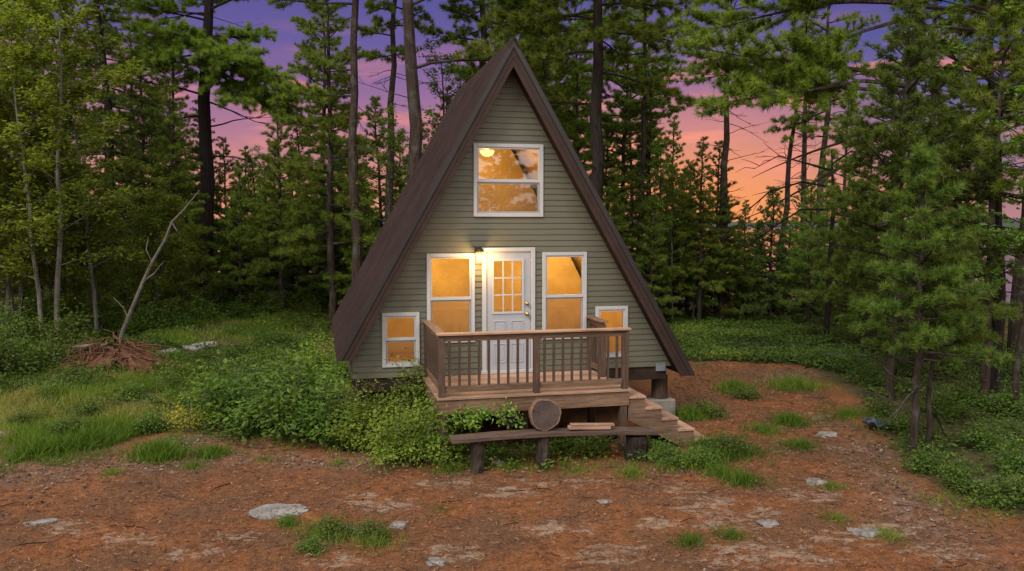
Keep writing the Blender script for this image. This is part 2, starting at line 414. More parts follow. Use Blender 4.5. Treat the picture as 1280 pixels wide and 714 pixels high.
# ------------------------------------------------------------------ cabin
HO = (-.028, 14.1, 1.087); HR = math.atan(240/F)
def hw(u, v, z=0):
    """cabin coordinates (along the front, away from the camera, up from the door sill) to world"""
    return (HO[0]+u*math.cos(HR)-v*math.sin(HR), HO[1]+u*math.sin(HR)+v*math.cos(HR), HO[2]+z)
def lgz(u, v):
    x, y, _ = hw(u, v); return float(height(x, y))-HO[2]
M['siding'] = simple('green_vinyl_siding', (.091, .0845, .0600), .55, .10, 1.2, spec=.3)
M['white'] = simple('white_vinyl_trim', (0.3478, 0.3367, 0.3404), .5, .05, 3, spec=.3)
M['door'] = simple('pale_grey_door_paint', (0.2812, 0.2849, 0.3108), .45, .05, 3)
M['roofm'] = simple('brown_metal_roofing', (.030, .0185, .0175), .7, .25, 1.5, spec=.06)
M['fascia'] = simple('brown_fascia_metal', (0.03552, 0.02072, 0.01702), .5, .2, 2.5, spec=.1)
M['dark'] = simple('dark_trim_metal', (.016, .012, .012), .45, .2, 2)
M['soffit'] = simple('dark_soffit_wood', (.030, .020, .015), .8, .3, 4, spec=.05)
M['brass'] = simple('aged_brass', (.45, .30, .10), .35, .2, 8, metallic=1)
M['concrete'] = simple('mossy_concrete', (0.148, 0.1332, 0.1184), .95, .35, 5, bump=.5)
M['lining'] = wood('varnished_pine_panel', (.40, .215, .065), (.50, .29, .095), (.60, .38, .15), (14, 14, 1.0), .5)
M['plaster'] = simple('warm_cream_wall', (.56, .37, .165), .8, .2, 1.6)
M['intfloor'] = wood('warm_floor_boards', (.32, .18, .08), (.42, .25, .11), (.5, .32, .16), (1, 14, 14), .4)
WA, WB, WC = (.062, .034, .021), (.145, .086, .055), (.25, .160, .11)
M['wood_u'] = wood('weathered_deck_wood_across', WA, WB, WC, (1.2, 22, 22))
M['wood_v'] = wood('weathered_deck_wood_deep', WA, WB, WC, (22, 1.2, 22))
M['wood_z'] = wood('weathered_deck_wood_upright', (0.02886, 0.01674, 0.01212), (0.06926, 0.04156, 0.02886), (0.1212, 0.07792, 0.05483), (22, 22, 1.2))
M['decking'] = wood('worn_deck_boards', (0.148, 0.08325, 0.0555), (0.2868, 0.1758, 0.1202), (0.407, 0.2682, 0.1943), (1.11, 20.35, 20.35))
M['bench'] = wood('grey_brown_bench_plank', (0.0333, 0.02072, 0.01628), (0.0777, 0.04884, 0.037), (0.148, 0.0999, 0.0777), (0.962, 17.76, 17.76), .85)

m = Mat('window_glass')
tr = m.n('ShaderNodeBsdfTransparent'); gl = m.n('ShaderNodeBsdfGlossy'); gl.inputs['Roughness'].default_value = .01
fz = m.n('ShaderNodeFresnel'); fz.inputs[0].default_value = 1.6
mx = m.n('ShaderNodeMixShader'); m.L.new(m.math('MULTIPLY', fz.outputs[0], 1.35), mx.inputs[0])
m.L.new(tr.outputs[0], mx.inputs[1]); m.L.new(gl.outputs[0], mx.inputs[2]); m.L.new(mx.outputs[0], m.out.inputs[0])
M['glass'] = m.m
m = Mat('insect_screen')
tr = m.n('ShaderNodeBsdfTransparent'); mx = m.n('ShaderNodeMixShader'); mx.inputs[0].default_value = .20
m.color((.11, .085, .06)); m.set(Roughness=.8)
m.L.new(tr.outputs[0], mx.inputs[1]); m.L.new(m.p.outputs[0], mx.inputs[2]); m.L.new(mx.outputs[0], m.out.inputs[0])
M['screen'] = m.m
def glow(name, col, s):
    m = Mat(name); e = m.n('ShaderNodeEmission'); e.inputs[0].default_value = (*col, 1); e.inputs[1].default_value = s
    m.L.new(e.outputs[0], m.out.inputs[0]); return m.m
M['bulb'] = glow('lit_bulb', (1, .62, .24), 14)
M['shade'] = glow('lit_lamp_glass', (1, .55, .16), 3.0)
WARM = (1.0, .69, .20)
def lamp(name, parent, loc, w, size=.06, col=WARM):
    l = bpy.data.lights.new(name, 'POINT'); l.energy = w; l.color = col; l.shadow_soft_size = size
    return ref(l, name, parent, loc)

H = empty('a_frame_cabin', HO, HR, label='green sided cabin with a steep brown metal roof down to the ground and lit windows', cat='cabin')
AX, AZ = -.03, 5.53
kL, kR = 2.90/5.20, 3.30/5.70
ZL, ZR = .33, -.17              # where each roof slope ends
V0, V1 = -.36, 5.20             # front and rear edge of the roof
oL = lambda z, dz=0: AX-kL*(AZ-dz-z)
oR = lambda z, dz=0: AX+kR*(AZ-dz-z)
DOOR = (-.505, .435, -.06, 2.12)
WIN = [(-1.457, -.632, .50, 2.028, 1.263, 'tall_window'), (.567, 1.379, .50, 2.036, 1.266, 'tall_window'),
       (-2.215, -1.585, .118, 1.041, .595, 'small_window'), (1.547, 2.160, .14, 1.062, .60, 'small_window'),
       (-.647, .578, 2.649, 3.890, 3.266, 'loft_window')]
# lapped siding, each course cut round the openings
OPEN = [(a+.012, b-.012, c+.012, d-.012) for (a, b, c, d) in [DOOR]+[w[:4] for w in WIN]]
sb = MB(); zc = -.06; EXP = .1
PROF = [(0, .0), (0, -.015), (.006, -.0165), (.045, -.012), (.092, -.006), (.1, -.003), (.1, .03)]
while zc < 5.15:
    cuts = sorted({zc, zc+EXP} | {z for o in OPEN for z in o[2:] if zc+.004 < z < zc+EXP-.004})
    r = RNG.random()
    for z0, z1 in zip(cuts[:-1], cuts[1:]):
        segs = [[oL(max(z0, .40), .33), oR(z0, .33)]]
        for (a, b, c, d) in OPEN:
            if d > z0+.005 and c < z1-.005:
                new = []
                for s0, s1 in segs:
                    if b <= s0 or a >= s1: new.append([s0, s1]); continue
                    if a > s0: new.append([s0, a])
                    if b < s1: new.append([b, s1])
                segs = new
        zs = [p[0] for p in PROF[1:-1]]; ys = [p[1] for p in PROF[1:-1]]
        f0, f1 = z0-zc, z1-zc
        mid = [(z, y) for z, y in zip(zs, ys) if f0+.002 < z < f1-.002]
        pr = [(f0, .0), (f0, float(np.interp(f0, zs, ys)))]+mid+[(f1, float(np.interp(f1, zs, ys))), (f1, .03)]
        for s0, s1 in segs:
            if s1-s0 < .02: continue
            t0 = max(s0, oL(max(z1, .40), .33)); t1 = min(s1, oR(z1, .33))
            if t1 <= t0: t0 = t1 = (s0+s1)/2
            pts = []
            for dz, y_ in pr:
                f_ = (dz-f0)/(f1-f0); pts += [(s0+(t0-s0)*f_, y_, zc+dz), (s1+(t1-s1)*f_, y_, zc+dz)]
            k = len(pr)
            sb.add(pts, [(2*i, 2*i+1, 2*i+3, 2*i+2) for i in range(k-1)], r)
            sb.add(pts, [tuple(range(0, 2*k, 2))], r); sb.add(pts, [tuple(range(2*k-1, 0, -2))], r)
    zc += EXP
sb.obj('siding', M['siding'], H)
b = MB()
prism(b, [(oL(.3, .36), .3), (oL(-.06, .36), -.06), (oR(-.06, .36), -.06), (AX, AZ-.36)], 5.0, 5.1)
b.obj('rear_wall', M['siding'], H)
b = MB(); box(b, -2.735, -2.70, .032, 5.0, -.06, .385); b.obj('knee_wall', M['siding'], H)
# roof: dark structural slab, ribbed metal skin, fascia, drip edge, ridge cap
def slope(k, zend, sgn):
    o = lambda z, dz=0: AX+sgn*k*(AZ-dz-z)
    b = MB()
    pl = [(AX, AZ-.02), (AX, AZ-.31), (o(zend, .31), zend), (o(zend, .02), zend)]
    prism(b, pl if sgn < 0 else pl[::-1], V0+.03, V1)
    sl = b.obj('roof_slope', M['soffit'], H)
    # skin
    nrm = np.array([sgn*1.0, k]); nrm /= np.linalg.norm(nrm)
    prof = []; v = V0-.02
    while v < V1+.02:
        prof += [(v, .012), (v+.014, .046), (v+.040, .046), (v+.054, .012), (v+.13, .012), (v+.138, .020), (v+.146, .012)]; v += .24
    p = []
    for v, h in prof:
        for (x, z) in ((AX, AZ), (o(zend-.02), zend-.02)): p.append((x+nrm[0]*h, v, z+nrm[1]*h))
    b = MB(); n = len(prof)
    q = [(2*i, 2*i+2, 2*i+3, 2*i+1) for i in range(n-1)]
    b.add(p, q if sgn < 0 else [t[::-1] for t in q], .5)
    low = [(x-nrm[0]*(.0), y, z-.0) for x, y, z in p]
    b.obj('metal_sheet', M['roofm'], sl)
    b = MB()
    pl = [(AX, AZ-.015), (AX, AZ-.40), (o(zend-.02, .40), zend-.02), (o(zend-.02, .015), zend-.02)]
    prism(b, pl if sgn < 0 else pl[::-1], V0-.002, V0+.027)
    f = b.obj('fascia_board', M['fascia'], sl)
    b = MB()
    for d0, d1, y in ((-.055, .085, V0-.022), (.215, .235, V0-.012)):
        pl = [(AX, AZ-d0), (AX, AZ-d1), (o(zend-.02, d1), zend-.02), (o(zend-.02, d0), zend-.02)]
        prism(b, pl if sgn < 0 else pl[::-1], y, y+.0195 if d0 < 0 else V0-.003)
    b.obj('drip_edge', M['dark'], sl)
    b = MB()      # timber lining of the rooms inside
    zq = max(zend+.03, 0); pl = [(AX, AZ-.315), (AX, AZ-.34), (o(zq, .34), zq), (o(zq, .315), zq)]
    prism(b, pl if sgn < 0 else pl[::-1], .05, 4.98)
    b.obj('ceiling_lining', M['lining'], H)
slope(kL, ZL, -1); slope(kR, ZR, 1)
b = MB(); v = V0-.05
while v < V1:
    for s, k in ((-1, kL), (1, kR)):
        pl = [(AX, AZ+.075), (AX+s*.09, AZ+.075-.09/k-.0), (AX+s*.09, AZ+.05-.09/k), (AX, AZ+.045)]
        prism(b, pl if s < 0 else pl[::-1], v, v+.172)
    v += .19
b.obj('ridge_cap', M['roofm'], H)
# floor frame, beam, posts
b = MB(); box(b, -2.69, 2.86, .06, 4.95, -.12, -.005); b.obj('floor', M['intfloor'], H)
b = MB(); box(b, -2.70, 2.93, .012, .10, -.30, -.065); box(b, -2.7, 2.93, 4.8, 4.9, -.30, -.125)
for v in np.arange(.6, 4.7, .6): box(b, -2.7, 2.75, v, v+.05, -.28, -.125)
b.obj('floor_beam', M['soffit'], H)
b = MB(); box(b, 2.72, 2.90, -.028, .004, -.145, .0); b.obj('outlet_box', simple('grey_utility_box', (.15, .155, .17), .5), H)
for (u, v) in ((2.93, .30), (-2.6, .35), (2.75, 4.6), (-2.6, 4.6), (0.1, .4)):
    g = lgz(u, v); b = MB()
    tube(b, [(u, v, g+.3), (u, v, -.28)], [.155, .15], 14)
    p = b.obj('foundation_post', M['wood_z'], H)
    b = MB(); box(b, u-.24, u+.24, v-.22, v+.22, g-.2, g+.36); b.obj('concrete_block', M['concrete'], p, bevel=.02)
# loft, inner partition
b = MB(); box(b, -1.50, 1.50, .06, 4.9, 2.42, 2.58); b.obj('loft_floor', M['lining'], H)
b = MB(); prism(b, [(-2.69, -.0), (2.75, -.0), (AX+1.55, 2.40), (AX-1.55, 2.40)], 2.3, 2.36); prism(b, [(AX-1.38, 2.6), (AX+1.38, 2.6), (AX, 5.05)], 2.3, 2.36)
box(b, 2.24, 2.27, .06, 2.29, -.0, 1.18)
b.obj('partition_wall', M['plaster'], H)

def frame(mb, u0, u1, z0, z1, w, y0, y1, r=.5):
    box(mb, u0, u0+w, y0, y1, z0, z1, r); box(mb, u1-w, u1, y0, y1, z0, z1, r)
    box(mb, u0+w, u1-w, y0, y1, z1-w, z1, r); box(mb, u0+w, u1-w, y0, y1, z0, z0+w, r)
def window(u0, u1, z0, z1, zm, name):
    b = MB(); frame(b, u0, u1, z0, z1, .062, -.042, .05)
    w = b.obj(name, M['white'], H, bevel=.004)
    i0, i1 = u0+.063, u1-.063
    b = MB(); frame(b, i0, i1, zm-.02, z1-.063, .026, -.026, .02); box(b, i0, i1, -.030, -.002, zm-.026, zm+.024); b.obj('upper_sash', M['white'], w)
    b = MB(); frame(b, i0, i1, z0+.063, zm-.028, .030, -.008, .03); b.obj('lower_sash', M['white'], w)
    b = MB(); box(b, i0+.024, i1-.024, -.012, -.006, zm+.02, z1-.085); b.obj('pane', M['glass'], w)
    b = MB(); box(b, i0+.028, i1-.028, .012, .018, z0+.09, zm-.05); b.obj('pane', M['glass'], w)
    b = MB(); b.add([(i0, -.020, z0+.063), (i1, -.020, z0+.063), (i1, -.020, zm-.027), (i0, -.020, zm-.027)], [(0, 1, 2, 3)]); b.obj('insect_screen', M['screen'], w)
for w in WIN: window(*w)
# door
b = MB(); u0, u1, z0, z1 = DOOR
box(b, u0, u0+.075, -.045, .06, z0, z1); box(b, u1-.075, u1, -.045, .06, z0, z1); box(b, u0+.075, u1-.075, -.045, .06, z1-.065, z1); box(b, u0-.02, u1+.02, -.07, .06, z0-.002, z0+.055)
b.obj('door_frame', M['white'], H, bevel=.004)
d0, d1, e0, e1 = u0+.08, u1-.08, .0, z1-.07
b = MB(); GU0, GU1, GZ0, GZ1 = -.335, .235, .975, 1.925
box(b, d0, GU0, -.018, .028, e0, e1, .5); box(b, GU1, d1, -.018, .028, e0, e1, .5); box(b, GU0, GU1, -.018, .028, e0, GZ0, .5); box(b, GU0, GU1, -.018, .028, GZ1, e1, .5)
D = b.obj('door', M['door'], H)
b = MB()
for a, c in ((-.30, -.07), (.0, .23)):
    for p, q in ((.12, .46), (.55, .86)):
        frame(b, a-.0, c+.0, p, q, .022, -.027, -.0175); box(b, a+.045, c-.045, -.024, -.0175, p+.045, q-.045)
b.obj('raised_panel', M['door'], D, bevel=.004)
b = MB(); frame(b, GU0, GU1, GZ0, GZ1, .034, -.032, .03)
for i in (1, 2):
    u = GU0+.034+(GU1-GU0-.068)*i/3; box(b, u-.011, u+.011, -.026, -.010, GZ0+.034, GZ1-.034)
    z = GZ0+.034+(GZ1-GZ0-.068)*i/3; box(b, GU0+.034, GU1-.034, -.0255, -.0105, z-.011, z+.011)
dg = b.obj('door_light_grille', M['white'], D)
b = MB(); box(b, GU0+.03, GU1-.03, -.006, .0, GZ0+.03, GZ1-.03); b.obj('pane', M['glass'], dg)
def lathe(mb, prof, c, ax, sides=14, r=.5):
    p = [np.array(c)+np.array(ax)*h for _, h in prof]; tube(mb, p, [q for q, _ in prof], sides, r)
for z, s in ((1.145, .8), (.965, 1.0)):
    b = MB(); lathe(b, [(.034, 0), (.034, .008), (.014, .012), (.014, .03*s), (.030*s, .036*s), (.036*s, .055*s), (.026*s, .072*s), (.004, .076*s)], (.29, -.018, z), (0, -1, 0))
    b.obj('door_knob' if s == 1 else 'deadbolt', M['brass'], D, smooth=True)
# porch lantern
b = MB(); lu = -.568
box(b, lu-.06, lu+.06, -.04, -.018, 1.98, 2.13); box(b, lu-.012, lu+.012, -.13, -.04, 2.09, 2.11)
lathe(b, [(.02, 0), (.085, .01), (.08, .03), (.05, .06), (.012, .08)], (lu, -.12, 2.045), (0, 0, 1), 10)
WL = b.obj('wall_lamp', simple('dark_bronze', (.07, .05, .03), .45, .2, 6, metallic=.8), H)
b = MB(); lathe(b, [(.045, 0), (.062, .03), (.070, .12), (.066, .17)], (lu, -.12, 1.87), (0, 0, 1), 12)
m = Mat('lamp_jar_glass'); tr = m.n('ShaderNodeBsdfTransparent'); em = m.n('ShaderNodeEmission'); em.inputs[0].default_value = (1, .66, .26, 1); em.inputs[1].default_value = 2.2
mx = m.n('ShaderNodeMixShader'); mx.inputs[0].default_value = .45; m.L.new(tr.outputs[0], mx.inputs[1]); m.L.new(em.outputs[0], mx.inputs[2]); m.L.new(mx.outputs[0], m.out.inputs[0])
b.obj('lamp_jar', m.m, WL, smooth=True)
b = MB(); lathe(b, [(.012, 0), (.03, .03), (.034, .06), (.018, .10)], (lu, -.12, 1.91), (0, 0, 1), 10); b.obj('bulb', M['bulb'], WL, smooth=True)
lamp('porch_light', WL, (lu, -.20, 1.93), 52, .05, (1, .62, .21))
# lamps in the rooms; the small side pair is unseen fill, added for brightness
def ceiling_or_fill_lamp(u, v, z, w, r=.16):
    b = MB(); lathe(b, [(.03, -.02), (r, .0), (r*.92, .05), (r*.6, .09), (.01, .11)], (u, v, z), (0, 0, -1), 16)
    o = b.obj('ceiling_or_fill_lamp', M['shade'], H, smooth=True)
    lamp('ceiling_or_fill_light', o, (u, v, z-.2), w, .12)
ceiling_or_fill_lamp(1.55, 1.5, 2.02, 27, .09); ceiling_or_fill_lamp(-1.6, 1.5, 2.02, 27, .09); ceiling_or_fill_lamp(-.9, 1.1, 2.40, 56); ceiling_or_fill_lamp(.95, 1.1, 2.40, 56); ceiling_or_fill_lamp(-.20, 1.0, 3.86, 58, .13)

# ------------------------------------------------------------------ deck
DK = empty('porch_deck', hw(0, -.9, -1.087), HR, label='weathered brown wooden porch deck with railing and steps in front of the door', cat='deck')
OFF = (0, .9, 1.087)
def dk(b, name, mat, parent=DK, bevel=.004): return b.obj(name, mat, parent, bevel=bevel, loc=OFF if parent is DK else (0, 0, 0))
UL, UR, VF = -1.52, 1.50, -1.80; DZ = -.065
b = MB(); v = VF-.03
while v < -.05:
    b1 = min(v+.138, -.03); box(b, UL-.02, UR+.02, v, b1, DZ-.035, DZ+RNG.uniform(-.002, .002)); v += .144
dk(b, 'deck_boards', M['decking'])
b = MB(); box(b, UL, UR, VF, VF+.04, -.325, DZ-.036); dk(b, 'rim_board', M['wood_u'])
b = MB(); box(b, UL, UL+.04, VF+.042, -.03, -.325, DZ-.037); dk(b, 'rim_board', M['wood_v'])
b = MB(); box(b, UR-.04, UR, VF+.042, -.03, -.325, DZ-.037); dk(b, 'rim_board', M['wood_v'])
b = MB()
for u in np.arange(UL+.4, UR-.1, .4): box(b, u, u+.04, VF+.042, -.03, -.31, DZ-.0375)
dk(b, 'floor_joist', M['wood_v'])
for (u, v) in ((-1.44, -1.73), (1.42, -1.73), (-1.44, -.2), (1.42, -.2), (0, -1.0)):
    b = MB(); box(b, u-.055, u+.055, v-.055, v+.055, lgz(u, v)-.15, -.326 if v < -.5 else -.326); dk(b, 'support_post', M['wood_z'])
RT = .90
def rail_post(u, v, z1=.832): b = MB(); box(b, u-.047, u+.047, v-.047, v+.047, DZ+.002, z1); return dk(b, 'rail_post', M['wood_z'])
PV = VF+.045
for u in (-1.465, .0, 1.44): rail_post(u, PV)
rail_post(-1.465, -.06); rail_post(1.44, -.72); rail_post(1.44, -.06)
def rails(p, q, name, z0, z1, w, mat, off=0):
    b = MB(); (u0, v0), (u1, v1) = p, q
    if abs(u1-u0) > abs(v1-v0): box(b, u0, u1, v0-w/2, v0+w/2, z0, z1)
    else: box(b, u0-w/2, u0+w/2, v0, v1, z0, z1)
    dk(b, name, mat)
rails((-1.54, PV), (1.52, PV), 'cap_rail', .868, RT, .145, M['decking'])
rails((-1.465, PV+.075), (-1.465, -.02), 'cap_rail', .868, RT, .145, M['wood_v'])
rails((1.44, -.80), (1.44, -.02), 'cap_rail', .868, RT, .145, M['wood_v'])
rails((-1.512, PV), (1.487, PV), 'top_rail', .775, .866, .045, M['wood_u'])   # bolted across the posts
rails((-1.465, PV+.05), (-1.465, -.02), 'top_rail', .775, .866, .045, M['wood_v'])
rails((1.44, -.765), (1.44, -.02), 'top_rail', .775, .866, .045, M['wood_v'])
for a, c in ((-1.416, -.049), (.049, 1.392)):
    rails((a, PV), (c, PV), 'bottom_rail', .005, .10, .042, M['wood_u'])
rails((-1.465, PV+.05), (-1.465, -.11), 'bottom_rail', .005, .10, .042, M['wood_v'])
rails((1.44, -.67), (1.44, -.11), 'bottom_rail', .005, .10, .042, M['wood_v'])
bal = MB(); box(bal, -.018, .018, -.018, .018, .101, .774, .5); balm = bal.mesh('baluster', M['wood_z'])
def baluster(u, v):
    o = ref(balm, 'baluster', DK, (u+OFF[0], v+OFF[1], OFF[2])); bv = o.modifiers.new('bevel', 'BEVEL'); bv.width = .003; bv.segments = 1
for i in range(9):
    baluster(-1.416+.02+(i+.35)*.1500, PV); baluster(.049+.03+(i+.35)*.1470, PV)
for i in range(10): baluster(-1.465, PV+.05+(i+.8)*.155)
for i in range(3): baluster(1.44, -.67+.05+(i+.5)*.15)
# steps down to the right, between the corner post and the short rail
ST = MB(); RUN, RISE = .283, .190
V_A, V_B = -1.76, -.80
sp = [(1.502, -.30)]
poly = [(1.503, -.235)]
for i in range(5): poly += [(1.503+RUN*(i+1), -.235-RISE*i), (1.503+RUN*(i+1), -.235-RISE*(i+1))]
poly += [(1.503+RUN*5-.0, -.235-RISE*5-.02), (1.503+RUN*4.2, -.235-RISE*5-.02), (1.503, -.235-.33)]
def steps():
    root = ref(MB().mesh('staircase', []), 'staircase', DK, OFF)
    b = MB()
    prism(b, poly[::-1], V_A, V_A+.045, .3)
    prism(b, poly[::-1], V_B-.045, V_B, .4)
    for i in range(5):
        x = 1.503+RUN*(i+1); box(b, x-.022, x-.001, V_A+.047, V_B-.047, -.235-RISE*(i+1)+.002, -.235-RISE*i-.002)
    s = b.obj('staircase', M['wood_u'], DK, loc=OFF, bevel=.003)
    bpy.data.objects.remove(root)
    for i in range(5):
        b = MB(); x = 1.505+RUN*i; z = -.235-RISE*i+.001
        box(b, x, x+.138, V_A-.02, V_B+.02, z, z+.038); box(b, x+.145, x+RUN+.012, V_A-.02, V_B+.02, z, z+.037)
        b.obj('tread', M['decking'], s, bevel=.004)
steps()

# ------------------------------------------------------------------ bench, log slice, offcut
BV = -2.22
BN = empty('plank_bench', hw(.2, BV, lgz(.2, BV)), HR, label='long low rough plank bench on stumpy log legs below the deck', cat='bench')
bo = (-.2, -BV, -lgz(.2, BV))
b = MB(); pts = [(-1.41, -.565), (-.7, -.545), (.0, -.545), (.55, -.56), (1.2, -.585), (1.74, -.625)]
pt = [(x, z) for x, z in pts]+[(x+.01, z-.062) for x, z in pts[::-1]]
for (p, q) in zip(pts[:-1], pts[1:]):
    prism(b, [(p[0], p[1]-.052), (q[0], q[1]-.052), (q[0], q[1]), (p[0], p[1])], BV-.15, BV+.15, .5)
b.obj('seat', M['bench'], BN, loc=bo, bevel=.006)
for (u, w, top, dw, mt) in ((-1.02, .10, -.632, .02, 'bark'), (-.02, .095, -.612, .015, 'bark'), (1.46, .175, -.70, .03, 'bark_dark')):
    g = lgz(u, BV); b = MB(); h = np.linspace(g-.1, top, 6)
    tube(b, [(u+RNG.uniform(-.012, .012), BV+RNG.uniform(-.01, .01), z) for z in h], [w*RNG.uniform(.92, 1.1) for _ in h], 12, jit=.09)
    if w < .15: box(b, u-w*1.5, u+w*1.1, BV-.12, BV+.1, top-.0, top+.012)
    b.obj('leg', M[mt], BN, loc=bo)
def log_slice(rd, th):
    n = 40; th_ = np.arange(n)*2*math.pi/n
    rr = rd*(1+.035*np.sin(3*th_+1)+.02*np.sin(7*th_)+RNG.uniform(-.012, .012, n))
    b = MB(); v = []
    for y, s in ((-th/2+.006, .90), (-th/2, .93), (-th/2+.012, 1.0), (th/2-.012, 1.0), (th/2, .93)): v += [(rr[i]*s*math.cos(th_[i]), y, rr[i]*s*math.sin(th_[i])) for i in range(n)]
    i = np.arange(n); j = (i+1) % n
    for k_ in range(4): b.add(v, np.stack([i+k_*n, j+k_*n, j+(k_+1)*n, i+(k_+1)*n], -1), .5, 1)
    b.add(v, [list(range(n))[::-1]], .5, 0); b.add(v, [list(range(4*n, 5*n))], .5, 0)
    return b
m = Mat('log_end_grain'); t = m.n('ShaderNodeTexCoord'); s = m.n('ShaderNodeSeparateXYZ'); m.L.new(t.outputs['Object'], s.inputs[0])
cb = m.n('ShaderNodeCombineXYZ'); m.L.new(s.outputs[0], cb.inputs[0]); m.L.new(s.outputs[2], cb.inputs[1])
wv = m.n('ShaderNodeTexWave', wave_type='RINGS', rings_direction='Z'); m.L.new(cb.outputs[0], wv.inputs['Vector'])
wv.inputs['Scale'].default_value = 16; wv.inputs['Distortion'].default_value = 1.6; wv.inputs['Detail'].default_value = 3
ang = m.math('ARCTAN2', s.outputs[2], s.outputs[0]); an = m.n('ShaderNodeTexNoise', noise_dimensions='1D'); m.L.new(ang, an.inputs['W']); an.inputs['Scale'].default_value = 4.5; an.inputs['Detail'].default_value = 3
crack = m.ramp(an.outputs[0], [(.30, (.25, .22, .2)), (.37, (1, 1, 1))])
ring = m.ramp(wv.outputs[0], [(.2, (.032, .021, .017)), (.8, (.068, .047, .039))])
blot = m.ramp(m.noise(6, 4, m.coord()), [(.35, (.65, .6, .6)), (.65, (1.2, 1.15, 1.1))])
m.color(m.mix(1.0, m.mix(1.0, ring, crack, 'MULTIPLY'), blot, 'MULTIPLY')); m.set(Roughness=.9)
M['endgrain'] = m.m
M['logbark'] = bark('orange_brown_log_bark', (.08, .042, .026), (.22, .135, .09), 1.5)
LS = log_slice(.238, .14).obj('log_slice', [M['endgrain'], M['logbark']]); tag(LS, 'round sawn log slice with dark cracked rings propped on edge on the bench', 'log slice')
LS.location = hw(.02, BV+.06, -.545+.234); LS.rotation_euler = (rad(-7), 0, HR)
b = MB(); box(b, -.36, .30, -.05, .05, 0, .05, .9); box(b, -.33, .36, -.048, .04, .052, .085, .6)
o = b.obj('wood_offcut', M['decking'], bevel=.006); o.location = hw(.72, BV-.03, -.549); o.rotation_euler = (0, rad(3.2), HR+rad(1)); tag(o, 'pale split board offcuts stacked on the bench right of the log slice', 'board')

# ------------------------------------------------------------------ plant builders
def rot_about(d, ax, a):
    d = np.asarray(d, float); ax = ax/np.linalg.norm(ax)
    return d*math.cos(a)+np.cross(ax, d)*math.sin(a)+ax*np.dot(ax, d)*(1-math.cos(a))
def needle_tuft(k, spread0, spread1, w, seed):
    r = np.random.default_rng(seed); v = []; f = []
    for i in range(k):
        az = 2*math.pi*(i+r.random()*.8)/k*1.618*3; el = rad(r.uniform(spread0, spread1)); l = r.uniform(.75, 1.1)
        d = np.array([math.sin(el)*math.cos(az), math.sin(el)*math.sin(az), math.cos(el)])
        s = norm(np.cross(d, r.normal(size=3)))*w
        b0 = np.array([0, 0, r.uniform(-.15, .25)]); n = len(v)
        v += [b0-s, b0+s, b0+d*l]; f.append((n, n+1, n+2))
    return np.array(v), np.array(f)
TUFT = needle_tuft(22, 10, 82, .050, 1)
TUFT_S = needle_tuft(16, 30, 85, .085, 2)
LEAF = (np.array([(0, 0, 0), (.30, .10, .38), (.22, .07, .75), (0, -.06, 1), (-.22, .07, .75), (-.30, .10, .38)]), np.array([(0, 1, 2, 3), (0, 3, 4, 5)]))
BLADE = (np.array([(-.022, 0, 0), (.022, 0, 0), (.018, .08, .5), (-.018, .08, .5), (0, .36, .95)]), np.array([(0, 1, 2), (0, 2, 3), (3, 2, 4)]))

